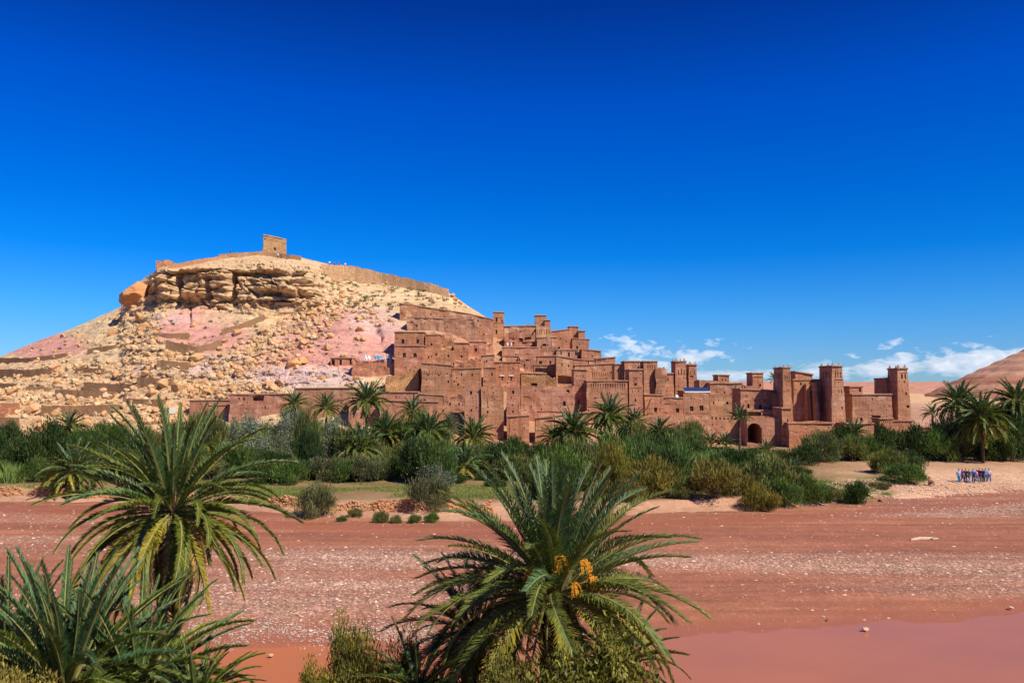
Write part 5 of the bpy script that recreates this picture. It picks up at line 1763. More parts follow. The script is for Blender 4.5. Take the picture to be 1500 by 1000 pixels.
# dead stump right of the last tower
st = thing('dead_tree', 'bare pale forked dead tree between the rightmost tower and the palm trio', 'dead tree', loc=PV(1371, 622, 146))
mb = MB()
mb.tube([(0, 0, -1), (.1, 0, 1.0), (-.1, 0, 1.9), (.35, 0, 2.9)], [.2, .17, .12, .05], 6)
mb.tube([(.1, 0, .9), (.5, .1, 1.5), (.55, .1, 2.4)], [.12, .1, .05], 5)
mb.tube([(-.05, 0, 1.6), (-.6, 0, 2.0)], [.08, .04], 5)
M['pale_wood'] = simple_mat('pale_wood', (.55, .42, .30), .9, .2, 4)
link('trunk', mb.mesh('trunk', [M['pale_wood']]), st)


# ------------------------------------------------------------------ bushes and small trees
def bush_mesh(kind, seed, n):
    r = np.random.default_rng(seed)
    K = {'feather': 24, 'round': 20, 'dense': 22}[kind]
    cen, rad = [], []
    for k in range(K):
        a = r.uniform(0, 6.28); q = math.sqrt(r.random()) * .85
        cen.append((q * math.cos(a), q * math.sin(a), r.uniform(.18, 1.08) * (1.08 - .5 * q * q)))
        rad.append(r.uniform(.17, .40))
    cen, rad = np.array(cen), np.array(rad)
    tone = r.uniform(.65, 1.35, K)
    warm = r.uniform(-.12, .16, K)
    k = r.integers(0, K, n)
    d = r.normal(size=(n, 3)); d /= np.linalg.norm(d, axis=1)[:, None]
    rr_ = rad[k] * (.35 + .95 * r.random(n) ** .8)
    p = cen[k] + d * rr_[:, None]
    p[:, 2] = np.abs(p[:, 2]) * .98 + .01
    up = np.array([0, 0, 1.0])
    rn = r.normal(size=(n, 3)); rn /= np.linalg.norm(rn, axis=1)[:, None]
    if kind == 'feather':
        ax = .5 * d + 1.0 * up + .5 * rn; ln, wd = .20, .030
    elif kind == 'round':
        ax = .5 * d + .2 * up + 1.0 * rn; ln, wd = .085, .040
    else:
        ax = .5 * d + .9 * up + .6 * rn; ln, wd = .15, .040
    ax /= np.linalg.norm(ax, axis=1)[:, None]
    sc = math.sqrt(5200 / n) * (1.5 if n > 10000 else 1.0)
    ln, wd = ln * sc, wd * sc
    sd = np.cross(ax, r.normal(size=(n, 3))); sd /= np.linalg.norm(sd, axis=1)[:, None]
    l = ln * r.uniform(.6, 1.4, n)[:, None]; w = wd * r.uniform(.7, 1.3, n)[:, None]
    v = np.stack([p, p + ax * l * .5 + sd * w * .5, p + ax * l, p + ax * l * .5 - sd * w * .5], 1).reshape(-1, 3)
    f = np.arange(n * 4).reshape(-1, 4)
    t = (tone[k] * r.uniform(.5, 1.5, n))[:, None]
    wm_ = (warm[k] + r.uniform(-.08, .08, n))[:, None]
    c = np.concatenate([t * (1 + wm_), t, t * (1 - wm_)], 1)
    return mesh_from('foliage', v, f, [M['leaf']], col=np.repeat(c, 4, 0))


def stems_mesh(seed):
    r = random.Random(seed)
    mb = MB()
    for k in range(8):
        a = r.uniform(0, 6.28); s = r.uniform(.25, .7)
        mb.tube([(0.04 * math.cos(a), .04 * math.sin(a), -.25), (s * .4 * math.cos(a), s * .4 * math.sin(a), .35), (s * math.cos(a + .3), s * math.sin(a + .3), r.uniform(.7, .95))],
                [.035, .022, .006], 4, 0, False)
    return mb.mesh('stems', [M['stem']])


BUSH = {k: [bush_mesh(k, 10 * i + s_, 5200) for s_ in range(4)] for i, k in enumerate(('feather', 'round', 'dense'))}
BUSHF = {k: [bush_mesh(k, 500 + 10 * i + s_, 22000) for s_ in range(2)] for i, k in enumerate(('feather', 'round', 'dense'))}
STEMS = [stems_mesh(k) for k in range(4)]
TINT = {'dark': (0.042, 0.076, 0.017), 'green': (0.072, 0.122, 0.026), 'olive': (0.125, 0.145, 0.042), 'silver': (0.16, 0.19, 0.11), 'golden': (0.15, 0.135, 0.028),
        'grey': (0.115, 0.125, 0.055), 'bright': (0.16, 0.24, 0.05), 'lime': (0.18, 0.18, 0.032), 'creep': (0.13, 0.135, 0.030)}
WORD = {'dark': 'dark green leafy bush', 'green': 'mid green leafy bush', 'olive': 'olive green feathery tamarisk', 'silver': 'silvery grey olive tree', 'golden': 'yellowish brown tamarisk bush',
        'grey': 'grey brown thin-leaved bush', 'bright': 'bright green bush'}
brr = random.Random(77)


def bush(px, py, r_m, h_m, kind, tint, label, group=None, D=None, near=False, cat='bush', sy=None, gz=None):
    if D is None:
        D = ground_D(px, py)
    q = PV(px, py, D)
    if gz is not None:
        q.z = gz
    root = thing('olive_tree' if tint == 'silver' else 'bush', label, 'olive tree' if tint == 'silver' else cat, loc=(q.x, q.y, q.z - .1), rot=(0, 0, brr.uniform(0, 6.28)), group=group)
    k = brr.uniform(.82, 1.22)
    c = TINT[tint]
    lib = BUSHF if near else BUSH
    me = brr.choice(lib[kind])
    link('foliage', me, root, scale=(r_m, sy or r_m, h_m / 1.25), color=(c[0] * k, c[1] * k, c[2] * k * brr.uniform(.8, 1.2)))
    link('stems', brr.choice(STEMS), root, scale=(r_m, r_m, h_m / 1.25))
    return root


ZN = [(-999, 'left of the shore palm'), (110, 'around the shaggy shore palm'), (230, 'behind the tall near palm'), (330, 'below the long mud house'), (430, 'behind the lone round tamarisk'), (530, 'below the skirted palm'), (620, 'below the front mud blocks'),
      (700, 'left of the feathery palm'), (800, 'below the feathery palm'), (880, 'below the arcade palm'), (960, 'below the leaning pole house'), (1040, 'below the arched gate'), (1130, 'below the left gate tower'), (1215, 'below the garden gate'), (1340, 'behind the walkers'), (1460, 'at the right edge')]
TOPX = [-80, 0, 60, 100, 200, 260, 330, 430, 480, 560, 620, 660, 680, 760, 850, 920, 960, 1000, 1030, 1090, 1150, 1190, 1215, 1250, 1330, 1360, 1500, 1580]
TOPY = [630, 634, 642, 630, 630, 616, 622, 602, 614, 628, 624, 612, 640, 646, 644, 638, 634, 624, 646, 652, 668, 658, 634, 636, 640, 622, 602, 600]


def zone_name(px):
    return [n_ for a_, n_ in ZN if px >= a_][-1]


def tint_for(px, row):
    x = brr.random()
    if px < 210:
        return ('dark' if x < .65 else 'green'), ('dense' if x < .7 else 'feather')
    if px < 330:
        return ('grey' if x < .2 else 'olive' if x < .5 else 'green' if x < .8 else 'dark'), 'feather'
    if px < 560:
        if row >= 3:
            return ('silver' if x < .45 else 'olive'), ('round' if x < .45 else 'feather')
        return ('grey' if x < .1 else 'olive' if x < .35 else 'green' if x < .7 else 'dark'), 'feather'
    if px < 720:
        return ('dark' if x < .45 else 'green' if x < .65 else 'olive' if x < .85 else 'silver'), ('dense' if x < .35 else 'feather' if x < .85 else 'round')
    if row == 0 and px > 850:
        return ('golden' if x < .65 else 'olive'), 'feather'
    if row == 1 and px > 850 and px < 1190:
        return ('golden' if x < .4 else 'green' if x < .7 else 'olive'), 'feather'
    if px < 1030:
        return ('dark' if x < .5 else 'green' if x < .75 else 'olive' if x < .92 else 'silver'), ('dense' if x < .4 else 'feather' if x < .92 else 'round')
    return ('green' if x < .4 else 'olive' if x < .65 else 'dark'), ('feather' if x < .7 else 'dense')


ROWS = [dict(s=6.3), dict(s=15), dict(s=24), dict(s=35), dict(s=46)]
ROWN = ['at the shore edge', 'one rank back', 'in the middle rank', 'in the fourth rank', 'in the back rank']
for ri, rw in enumerate(ROWS):
    px = -70 + ri * 11
    while px < 1575:
        step = brr.uniform(27, 46) * (1.15 - .06 * ri)
        x = px + brr.uniform(-8, 8)
        px += step
        D = float(shore_D(x)) + rw['s'] + brr.uniform(-2.5, 2.5)
        if ri <= 1 and x < 790:
            if ri == 0:
                continue
            if x > 250:
                D += 6
            if 560 < x < 720 or 0 < x < 90 and brr.random() < .5:
                if brr.random() < .75:
                    continue
        if x > 1205 and ri <= 1:
            continue
        if 1195 < x < 1290 and ri == 2:
            continue
        if x > 1340:
            D = 108 + ri * 5 + brr.uniform(-1, 1)
        if D > 137:
            D = 136
        gz = float(bank_z(x, D))
        base = float(py_of(gz, D))
        topy = float(np.interp(x, TOPX, TOPY)) - 5 + (0, 0, 0)[0]
        hmax = (float(CZ + knum(topy) * D) - gz)
        h = {0: 2.7, 1: 3.4, 2: 4.2, 3: 5.0, 4: 5.2}[ri] * brr.choice([.65, .85, 1.05, 1.35]) * brr.uniform(.9, 1.1)
        if ri == 4:
            h = hmax * brr.choice([.6, .8, .95, 1.1, 1.2]) * brr.uniform(.92, 1.05)
        for (cx_, cy_, cD_, cr_) in CROWNS:
            if abs(cx_ - x) < cr_ * .9 + 12 and D < cD_ + .5:
                h = min(h, float(CZ + knum(cy_ + cr_ * .3) * D) - gz)
        h = max(1.0, min(h, hmax * 1.2))
        if x < 700 and ri == 1:
            h = min(h, 2.6)
        tint, kind = tint_for(x, ri)
        r_ = max(1.3, min(brr.uniform(1.7, 3.2), h * .85)) * (1.0 if ri else .9)
        zn = zone_name(x)
        bush(x, base, r_, h, kind, tint, '%s %s %s' % (WORD[tint], ROWN[ri], zn), D=D, group='%s, %s' % (WORD[tint] + ' ' + ROWN[ri], zn))
# single bushes that stand out
for (px, py, r_, h, kind, tint, lab) in [
    (462, 758, 1.75, 3.0, 'feather', 'grey', 'round tamarisk bush standing alone before the dry stone wall'),
    (626, 745, 1.9, 2.9, 'feather', 'grey', 'open grey bush growing over the dry stone wall'),
    (520, 756, .7, .8, 'feather', 'olive', 'small tuft at the foot of the stone wall, right of the lone round tamarisk'),
    (500, 764, .5, .6, 'feather', 'green', 'tiny tuft on the gravel beside the lone round tamarisk'),
    (557, 766, .75, 1.1, 'feather', 'olive', 'upright tuft on the gravel, middle of the row below the stone wall'),
    (580, 767, .55, .8, 'feather', 'olive', 'short tuft right of the upright one below the stone wall'),
    (608, 767, .6, .9, 'feather', 'green', 'fourth tuft of the row on the shore gravel'),
    (632, 766, .7, 1.0, 'feather', 'green', 'last tuft of the row on the shore gravel'),
    (1190, 738, 1.9, 2.7, 'feather', 'green', 'green tamarisk left of the dark round shore bush'),
    (1250, 737, 1.7, 2.3, 'dense', 'dark', 'dark round bush at the edge of the pale gravel bank'),
    (1215, 736, 1.5, 1.8, 'feather', 'olive', 'low tamarisk filling the gap by the dark round shore bush'),
    (1150, 742, 1.9, 2.6, 'feather', 'green', 'green tamarisk at the shore, third from the dark round bush'),
    (1115, 748, 1.9, 2.4, 'feather', 'golden', 'yellowish tamarisk at the shore below the arched gate'),
    (1325, 706, 2.4, 2.3, 'feather', 'green', 'feathery bush alone on the bank left of the seated figure'),
    (1300, 694, 2.0, 3.2, 'feather', 'olive', 'taller feathery bush behind the lone bank bush'),
    (1290, 715, 1.2, .8, 'feather', 'grey', 'flat grey bush on the pale gravel bank'),
    (1235, 665, 2.6, 4.0, 'dense', 'dark', 'dark bush mass in front of the garden walls, left one'),
    (1262, 672, 2.4, 3.4, 'feather', 'green', 'green bush mass below the garden gate house'),
    (1345, 668, 2.2, 3.6, 'dense', 'dark', 'dark bush left of the palm trio'),
    (427, 640, 3.2, 6.4, 'round', 'silver', 'big silvery olive tree below the long mud house'),
    (392, 655, 3.0, 5.0, 'round', 'silver', 'silvery olive tree, left neighbour of the biggest silver one'),
    (468, 650, 2.8, 4.6, 'round', 'silver', 'silvery olive tree right of the biggest one'),
    (655, 640, 2.4, 4.4, 'round', 'silver', 'pale olive tree at the left foot of the front mud blocks'),
    (1010, 668, 2.6, 5.2, 'feather', 'olive', 'tall olive tamarisk below the blue roofed house'),
    (985, 672, 2.2, 4.6, 'feather', 'olive', 'tall tamarisk left of the one below the blue roof'),
    (425, 838, .5, .35, 'feather', 'grey', 'dry tuft caught on the river gravel'),
]:
    bush(px, py, r_, h, kind, tint, lab)
# near bank shrubs
bush(522, 1010, .85, 3.5, 'round', 'lime', 'tall yellow green shrub at the bottom between the two palm groups', D=21, near=True, gz=2.6)
bush(578, 1020, .8, 3.0, 'round', 'lime', 'second shrub peak right of the tallest one at the bottom', D=21.5, near=True, gz=2.6)
bush(474, 1045, .75, 2.6, 'round', 'lime', 'low yellow green shrub beside the muddy pool', D=20.5, near=True, gz=2.6)
bush(858, 1030, 1.75, 3.7, 'round', 'creep', 'tangle of yellow green creeper under the date bearing palm', D=17.3, near=True, cat='creeper', gz=3.1)
bush(768, 1040, 1.15, 3.2, 'round', 'creep', 'creeper mass at the left foot of the date bearing palm', D=17.6, near=True, cat='creeper', gz=3.1)
bush(640, 1060, 1.0, 2.0, 'dense', 'dark', 'dark shrub at the bottom edge under the small dark palm', D=20.0, near=True, cat='bush', gz=3.0)
bush(8, 1050, .9, 2.5, 'round', 'golden', 'yellowish shrub in the bottom left corner', D=16, near=True, gz=4.2)
bush(62, 1060, .8, 2.1, 'round', 'golden', 'low yellowish shrub right of the corner one', D=16.2, near=True, gz=4.2)

# canes: upright blades
def blades(name, spots, label=None, cat=None, group=None, kind=None, tint=(.2, .3, .06), lo=1.2, hi=2.6, w=.07, seed=1):
    r = np.random.default_rng(seed)
    b = np.array(spots)
    n = len(b)
    h = r.uniform(lo, hi, n)[:, None]
    a = r.uniform(0, 6.28, n)
    lean = r.normal(0, .22, (n, 2))
    s = np.stack([np.cos(a), np.sin(a), 0 * a], 1) * w * .5
    up = np.concatenate([lean, np.ones((n, 1))], 1)
    p1 = b + up * h * .5
    p2 = b + up * h + np.concatenate([lean * 1.2, -.1 * np.ones((n, 1))], 1) * h * .5
    v = np.stack([b - s, b + s, p1 + s, p1 - s, p2], 1).reshape(-1, 3)
    i = np.arange(n)[:, None] * 5
    f = [tuple(q) for q in (i + np.array([[0, 1, 2, 3]])).tolist()] + [tuple(q) for q in (i + np.array([[3, 2, 4]])).tolist()]
    c = np.repeat(r.uniform(.65, 1.35, (n, 1)) * np.array([[1, 1, 1]]), 5, 0)
    return link(name, mesh_from(name, v, f, [M['leaf']], col=c), label=label, cat=cat, group=group, kind=kind, color=tint)


def spots_px(x0, x1, D0, D1, n, seed):
    r = np.random.default_rng(seed)
    px = r.uniform(x0, x1, n); D = r.uniform(D0, D1, n)
    z = bank_z(px, D)
    return np.stack([(px - 750) / F * D, D, z], 1)


blades('cane_bed', spots_px(255, 400, 132, 142, 6000, 3), kind='stuff', tint=(.27, .36, .06), lo=2.2, hi=4.4, w=.09, seed=5)
for i, (px, D, wpx, n, h, lab) in enumerate([(545, 97, 20, 420, 2.6, 'clump of bright upright canes below the broad grove palm'), (575, 99, 14, 260, 2.2, 'smaller cane clump right of the bright one'),
                                            (985, 104, 26, 500, 2.4, 'cane clump in front of the tall olive tamarisks'), (1060, 108, 40, 700, 2.4, 'wide cane clump left below the arched gate'),
                                            (25, 96, 16, 260, 2.4, 'cane clump at the far left of the grove'), (1282, 118, 14, 300, 2.6, 'cane clump before the garden gate house'), (950, 112, 16, 260, 2.2, 'narrow cane clump under the kasbah tower')]):
    blades('cane_clump', spots_px(px - wpx, px + wpx, D - 1.5, D + 1.5, n, 40 + i), lab, 'canes', 'cane clumps in the grove', tint=(.17, .26, .06), lo=h * .6, hi=h * 1.2, seed=60 + i)
g1 = spots_px(-60, 740, 80, 98, 26000, 8)
sh = shore_D(750 + g1[:, 0] / g1[:, 1] * F)
k1 = (g1[:, 1] - sh > 6.2) & (g1[:, 1] - sh < 20) & (fbm(g1[:, 0] * .12, g1[:, 1] * .25, 0, 63, 3) > -.15)
g2 = spots_px(1170, 1300, 88, 98, 5000, 9)
blades('grass', np.concatenate([g1[k1], g2[fbm(g2[:, 0] * .3, g2[:, 1] * .3, 0, 5, 2) > -.1]]), kind='stuff', tint=(.15, .24, .045), lo=.08, hi=.3, w=.06, seed=9)

sp = []
rs_ = random.Random(8)
for k in range(420):
    if k < 240:
        x_, y_ = rs_.uniform(470, 700), rs_.uniform(395, 460)
    else:
        x_, y_ = rs_.uniform(0, 520), rs_.uniform(385, 600)
    if y_ < np.interp(x_, H_PX, H_PY) + 8:
        continue
    q = hill_point(x_, y_)
    for j in range(rs_.randint(14, 40)):
        sp.append((q.x + rs_.gauss(0, .35), q.y - .1 + rs_.gauss(0, .3), q.z - .05 + rs_.random() * .2))
blades('scrub', sp, kind='stuff', tint=(.12, .115, .05), lo=.2, hi=.6, w=.13, seed=19)

# ------------------------------------------------------------------ stones on the river bed: nobody could count them
rng = np.random.default_rng(21)
vv, ff, cc2, off = [], [], [], 0
oct_v = np.array([(1, 0, 0), (0, 1, 0), (-1, 0, 0), (0, -1, 0), (0, 0, 1), (0, 0, -1)], float)
oct_f = np.array([(0, 1, 4), (1, 2, 4), (2, 3, 4), (3, 0, 4), (1, 0, 5), (2, 1, 5), (3, 2, 5), (0, 3, 5)])
cnt = 0
PEB = [(.50, .28, .19), (.56, .36, .26), (.42, .22, .15), (.68, .52, .42), (.34, .19, .13)]
while cnt < 24000:
    px, D = rng.uniform(-30, 1530), 36 + 55 * rng.random() ** 1.1
    g_ = rb_sample(px, D, grav)
    g_ = rb_sample(px, D, RB[3])
    if rng.random() > g_ * .9 + .05:
        continue
    z = rb_sample(px, D, RB[2])
    if z < WL + .005:
        continue
    x = (px - 750) / F * D
    sz = .012 + .10 * rng.random() ** 9 + .00035 * D
    v = oct_v * rng.uniform(.7, 1.2, (6, 3)) * np.array([sz * 1.3, sz, sz * .6]) + np.array([x, D, z + sz * .1])
    vv.append(v); ff.append(oct_f + off); off += 6
    cc2.append(np.tile(np.array(PEB[rng.integers(0, 5)]) * rng.uniform(.8, 1.1), (6, 1)))
    cnt += 1
# the pale pebble line at the pool's edge
for k in range(1900):
    px = rng.uniform(285, 640)
    dch = (WL - CZ) / float(knum(np.interp(px, CH_PX, CH_PY)))
    D = dch + rng.normal(1.8, .9) + .6 * math.sin(px * .05)
    z = max(float(rb_sample(px, D, RB[2])), WL - .02)
    sz = rng.uniform(.02, .06)
    v = oct_v * rng.uniform(.7, 1.2, (6, 3)) * np.array([sz * 1.3, sz, sz * .7]) + np.array([(px - 750) / F * D, D, z + sz * .2])
    vv.append(v); ff.append(oct_f + off); off += 6
    cc2.append(np.tile(np.array([.50, .40, .34]) * rng.uniform(.6, 1.15), (6, 1)))
# gravel on the far right bank
for k in range(3500):
    px = rng.uniform(1130, 1540)
    D = float(shore_D(px)) + rng.uniform(-2, 18)
    z = float(bank_z(px, D))
    sz = .04 + .14 * rng.random() ** 3
    v = oct_v * rng.uniform(.7, 1.2, (6, 3)) * np.array([sz * 1.3, sz, sz * .7]) + np.array([(px - 750) / F * D, D, z + sz * .2])
    vv.append(v); ff.append(oct_f + off); off += 6
    cc2.append(np.tile(np.array([.66, .48, .36]) * rng.uniform(.6, 1.15), (6, 1)))
pm, t, bs, out = new_mat('pebbles')
a = t.nodes.new('ShaderNodeAttribute'); a.attribute_name = 'Col'
t.links.new(a.outputs['Color'], bs.inputs['Base Color'])
link('pebbles', mesh_from('pebbles', np.concatenate(vv), np.concatenate(ff), [pm], col=np.concatenate(cc2)), kind='stuff')
# single stones that stand out
for i, (px, py, sz, lab) in enumerate([(1268, 921, 9, 'white stone at the edge of the mauve pool'), (1030, 876, 8, 'pale stone right of the date bearing palm'), (396, 959, 7, 'pale stone standing in the orange pool'),
                                       (1290, 735, 11, 'brown boulder on the pale gravel bank below the walkers'), (1212, 907, 5, 'dark brown stone by the mauve pool'),
                                       (558, 899, 6, 'pale stone on the gravel above the tamarisk peaks'), (1235, 879, 6, 'larger pale stone on the red gravel right of the middle'),
                                       (1480, 890, 7, 'whitish stone on the gravel at the right edge')]):
    D = -(CZ) / float(knum(py))
    if py < 745:
        D = ground_D(px, py)
    s = sz * D / F * .5
    q = PV(px, py, D)
    link('boulder', rocks[(i + 3) % 8], loc=(q.x, q.y, q.z + s * .1), rot=(0, 0, i), scale=(s, s, s * .6), label=lab, cat='boulder', color=(1.25, 1.35, 1.5) if i not in (3, 4) else (.45, .42, .4))
q = PV(1355, 791, 12 / -float(knum(791)))
mb = MB(); mb.tube([(-1.3, 0, .08), (-.4, .1, .14), (.6, 0, .12), (1.3, .15, .06)], [.09, .14, .12, .05], 7); mb.tube([(.3, 0, .12), (.8, -.3, .25)], [.06, .02], 5)
link('driftwood', mb.mesh('driftwood', [M['pale_wood']]), loc=q, rot=(0, 0, .2), label='pale driftwood log lying on the red gravel at right', cat='log')

# ------------------------------------------------------------------ people
dg = None


def skin_body(name, verts, edges, radii, root, mat, sub=1):
    me = bpy.data.meshes.new(name + '_skeleton')
    me.from_pydata(verts, edges, [])
    ob = bpy.data.objects.new(name + '_tmp', me)
    COL.objects.link(ob)
    ob.modifiers.new('s', 'SKIN')
    sv = me.skin_vertices[0].data
    for i, r in enumerate(radii):
        sv[i].radius = r if hasattr(r, '__len__') else (r, r)
        sv[i].use_root = (i == root)
    ss = ob.modifiers.new('u', 'SUBSURF'); ss.levels = sub; ss.render_levels = sub
    bpy.context.view_layer.update()
    dep = bpy.context.evaluated_depsgraph_get()
    out = bpy.data.meshes.new_from_object(ob.evaluated_get(dep))
    out.name = name
    bpy.data.objects.remove(ob)
    out.materials.clear()
    out.materials.append(mat)
    for p_ in out.polygons:
        p_.use_smooth = True
    return out


def person_meshes(pose):
    st_ = {'stand': (0.0, .06, .1), 'walk': (.28, .2, .25), 'sit': (0, 0, 0)}[pose][0]
    if pose != 'sit':
        hz = .92
        Lh, Rh = (.09, 0, hz - .04), (-.09, 0, hz - .04)
        Lk, Rk = (.10, -st_ * .6, .48), (-.10, st_ * .3, .49)
        La, Ra = (.10, -st_ * .9, .09), (-.10, st_ * 1.15, .12)
        Lt, Rt = (.11, -st_ * .9 - .16, .04), (-.11, st_ * 1.15 - .14, .06)
        ty = 0.0
    else:
        hz = .24
        Lh, Rh = (.10, 0, hz - .02), (-.10, 0, hz - .02)
        Lk, Rk = (.16, -.36, .50), (-.14, -.38, .48)
        La, Ra = (.15, -.50, .10), (-.13, -.52, .10)
        Lt, Rt = (.15, -.66, .04), (-.13, -.68, .04)
        ty = 0.03
    sh = hz + .50
    ne = (0, ty, sh + .07)
    hb = (0, ty - .02, sh + .16)
    hd = (0, ty - .03, sh + .25)
    Ls, Rs = (.19, ty, sh - .02), (-.19, ty, sh - .02)
    if pose == 'sit':
        Le, Re = (.25, -.12, sh - .24), (-.25, -.12, sh - .24)
        Lw, Rw = (.18, -.33, sh - .18), (-.16, -.34, sh - .2)
    else:
        Le, Re = (.25, st_ * .25, sh - .30), (-.25, -st_ * .3, sh - .30)
        Lw, Rw = (.24, -.06 + st_ * .3, sh - .55), (-.24, -.10 - st_ * .5, sh - .52)

    def ext(a, b, k):
        a, b = Vector(a), Vector(b)
        return tuple(b + (b - a).normalized() * k)
    verts = [(0, 0, hz), (0, ty * .5, hz + .22), (0, ty, sh - .04), ne, hb, hd, Ls, Le, Lw, ext(Le, Lw, .1), Rs, Re, Rw, ext(Re, Rw, .1), Lh, Lk, La, Lt, Rh, Rk, Ra, Rt]
    edges = [(0, 1), (1, 2), (2, 3), (3, 4), (4, 5), (2, 6), (6, 7), (7, 8), (8, 9), (2, 10), (10, 11), (11, 12), (12, 13), (0, 14), (14, 15), (15, 16), (16, 17), (0, 18), (18, 19), (19, 20), (20, 21)]
    rad = [(.13, .10), (.12, .09), (.14, .09), .05, (.085, .1), (.075, .09), .06, .045, .03, (.035, .02), .06, .045, .03, (.035, .02), .085, .06, .042, .035, .085, .06, .042, .035]
    body = skin_body('body', verts, edges, rad, 0, M['skin'])
    # fingers: short unequal chains at the hands are below a tenth of a pixel here; the hand keeps palm and thumb
    sv = [(0, 0, hz - .03), (0, ty * .5, hz + .22), (0, ty, sh - .03), (0, ty, sh + .03), Ls, Le, ext(Ls, Le, -.02), Rs, Re]
    shirt = skin_body('shirt', [sv[0], sv[1], sv[2], sv[3], Ls, Le, Rs, Re], [(0, 1), (1, 2), (2, 3), (2, 4), (4, 5), (2, 6), (6, 7)],
                      [(.165, .13), (.155, .12), (.165, .12), .075, .085, .07, .085, .07], 0, M['cloth'])
    trs = skin_body('trousers', [(0, 0, hz + .02), Lh, Lk, La, Rh, Rk, Ra], [(0, 1), (1, 2), (2, 3), (0, 4), (4, 5), (5, 6)], [(.15, .12), .105, .08, .065, .105, .08, .065], 0, M['cloth'])
    hair = skin_body('hair', [(0, ty + .01, sh + .22), (0, ty - .01, sh + .31)], [(0, 1)], [(.095, .10), (.075, .085)], 0, M['hair'])
    face = MB()
    for sx_ in (-.032, .032):
        face.box(sx_ - .012, sx_ + .012, ty - .125, ty - .108, sh + .225, sh + .24)
    face.box(-.022, .022, ty - .125, ty - .105, sh + .145, sh + .155)
    fm = face.mesh('face', [M['hair']])
    hat = MB()
    hat.tube([(0, ty - .01, sh + .285), (0, ty - .01, sh + .29), (0, ty - .01, sh + .38)], [.15, .11, .085], 10)
    hm = hat.mesh('hat', [M['cloth']])
    bag = MB(); bag.box(-.13, .13, ty + .12, ty + .27, sh - .42, sh - .02, 0, .02)
    bg_ = bag.mesh('backpack', [M['cloth']])
    return dict(body=body, shirt=shirt, trousers=trs, hair=hair, face=fm, hat=hm, backpack=bg_)


PM = {k: person_meshes(k) for k in ('stand', 'walk', 'sit')}


def person(px, py, pose, shirt, trousers, label, D=None, rz=0.0, hat=None, bag=None, s=1.0, group=None, z=None, hill=False):
    if hill:
        q = hill_point(px, py)
    else:
        D = D or ground_D(px, py)
        q = PV(px, py, D)
        q.z = float(bank_z(px, q.y))
    root = thing('person', label, 'person', loc=q, rot=(0, 0, rz), group=group, scale=(s, s, s))
    m = PM[pose]
    link('body', m['body'], root)
    link('shirt', m['shirt'], root, color=shirt)
    link('trousers', m['trousers'], root, color=trousers)
    link('hair', m['hair'], root)
    link('face', m['face'], root)
    if hat:
        link('hat', m['hat'], root, color=hat)
    if bag:
        link('backpack', m['backpack'], root, color=bag)


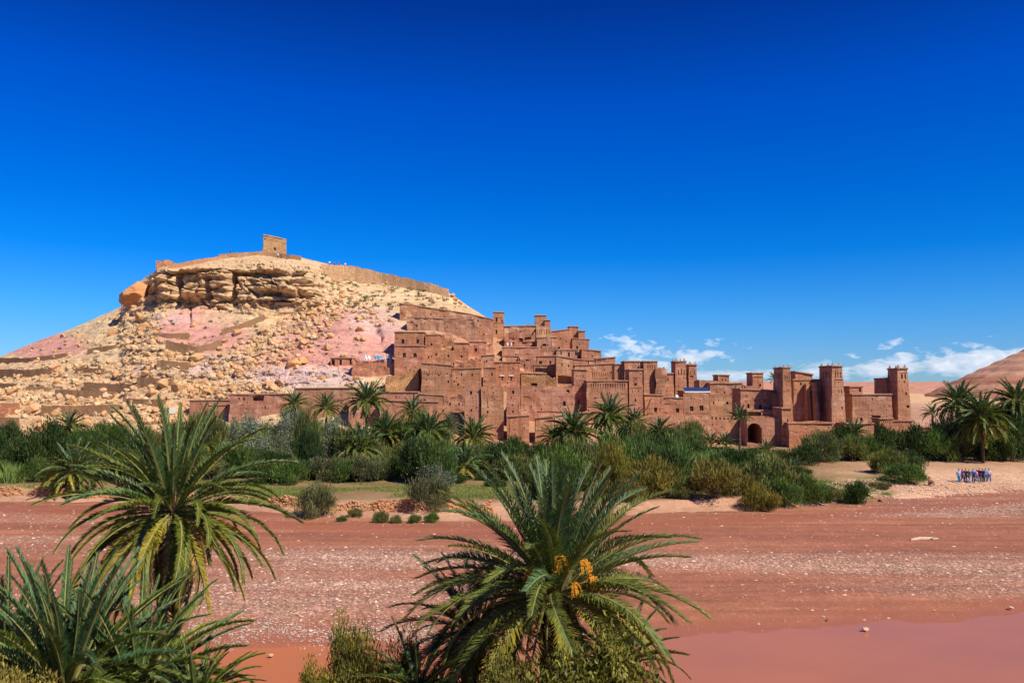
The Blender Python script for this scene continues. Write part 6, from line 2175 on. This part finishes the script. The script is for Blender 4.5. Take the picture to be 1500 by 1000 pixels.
GP = 'walkers gathered on the river bank'
for (px, py, pose, sh_, tr_, hat, bag, rz, lab) in [
    (1405, 708, 'stand', (.25, .38, .65), (.02, .2, .5), (.02, .35, .33), (.35, .45, .8), .3, 'person in teal cap and pale blue top, leftmost of the walkers'),
    (1410, 707, 'walk', (.22, .05, .42), (.06, .03, .2), None, None, 1.2, 'person in purple top beside the teal capped walker'),
    (1415, 707, 'stand', (.03, .06, .035), (.03, .04, .03), None, None, -.4, 'person in dark green clothes next to the purple top'),
    (1420, 708, 'walk', (.15, .2, .26), (.08, .25, .5), None, None, 2.0, 'person in grey top and light blue trousers, head bowed'),
    (1426, 707, 'stand', (.02, .22, .65), (.03, .06, .16), None, (.1, .4, .8), 3.0, 'person in bright blue top with a blue backpack, middle of the walkers'),
    (1431, 708, 'walk', (.45, .2, .38), (.1, .2, .4), None, None, .8, 'person in pale pink top among the walkers'),
    (1435, 706, 'stand', (.12, .02, .12), (.05, .05, .2), None, None, 2.2, 'person in dark plum top right of the pink one'),
    (1440, 707, 'stand', (.03, .03, .10), (.03, .03, .08), None, None, -1.0, 'person in dark navy clothes near the right end of the walkers'),
    (1444, 706, 'walk', (.15, .38, .7), (.08, .18, .4), None, (.3, .5, .8), 2.6, 'person in light blue shirt, second from the right end'),
    (1449, 706, 'walk', (.5, .52, .65), (.04, .06, .2), None, None, -.3, 'person in white shirt at the right end of the walkers'),
]:
    person(px, py, pose, sh_, tr_, lab, rz=rz, hat=hat, bag=bag, group=GP)
person(1362, 711, 'sit', (.32, .12, .08), (.2, .12, .08), 'person in rust clothes sitting alone on the bank left of the walkers', rz=.4)
GH = 'visitors on the summit of the hill'
for (px, py, c, lab) in [(338, 370, (.03, .04, .06), 'dark figure alone on the summit kerb left of the granary'), (406, 379, (.7, .7, .7), 'white shirted visitor just below the granary'),
                         (411, 379, (.1, .1, .12), 'dark shirted visitor just below the granary'), (484, 390, (.8, .8, .8), 'white shirted visitor, first on the ridge rampart'),
                         (490, 391, (.1, .15, .4), 'blue shirted visitor on the ridge rampart'), (496, 392, (.3, .05, .05), 'red shirted visitor on the ridge rampart'),
                         (505, 393, (.75, .75, .8), 'pale shirted visitor, last on the ridge rampart')]:
    person(px, py, 'stand', c, (.06, .06, .1), lab, hill=True, group=GH)
# alike neighbours: say which one, counted from the left
ORD = 'leftmost|second from left|third from left|fourth from left|fifth from left|sixth from left|seventh from left|eighth from left|ninth from left|tenth from left|eleventh from left|twelfth from left|thirteenth from left|fourteenth from left|fifteenth from left|sixteenth from left|seventeenth from left'.split('|')
same = {}
for o in bpy.data.objects:
    if o.parent is None and 'label' in o:
        same.setdefault(o['label'], []).append(o)
for lab_, os_ in same.items():
    if 1 < len(os_) <= len(ORD):
        os_.sort(key=lambda o: o.location.x / o.location.y)
        for i, o in enumerate(os_):
            o['label'] = lab_ + ', ' + (ORD[i] if len(os_) > 2 else ('left one', 'right one')[i])
print('objects', len(bpy.data.objects), 'tris', sum(len(m.polygons) for m in bpy.data.meshes))
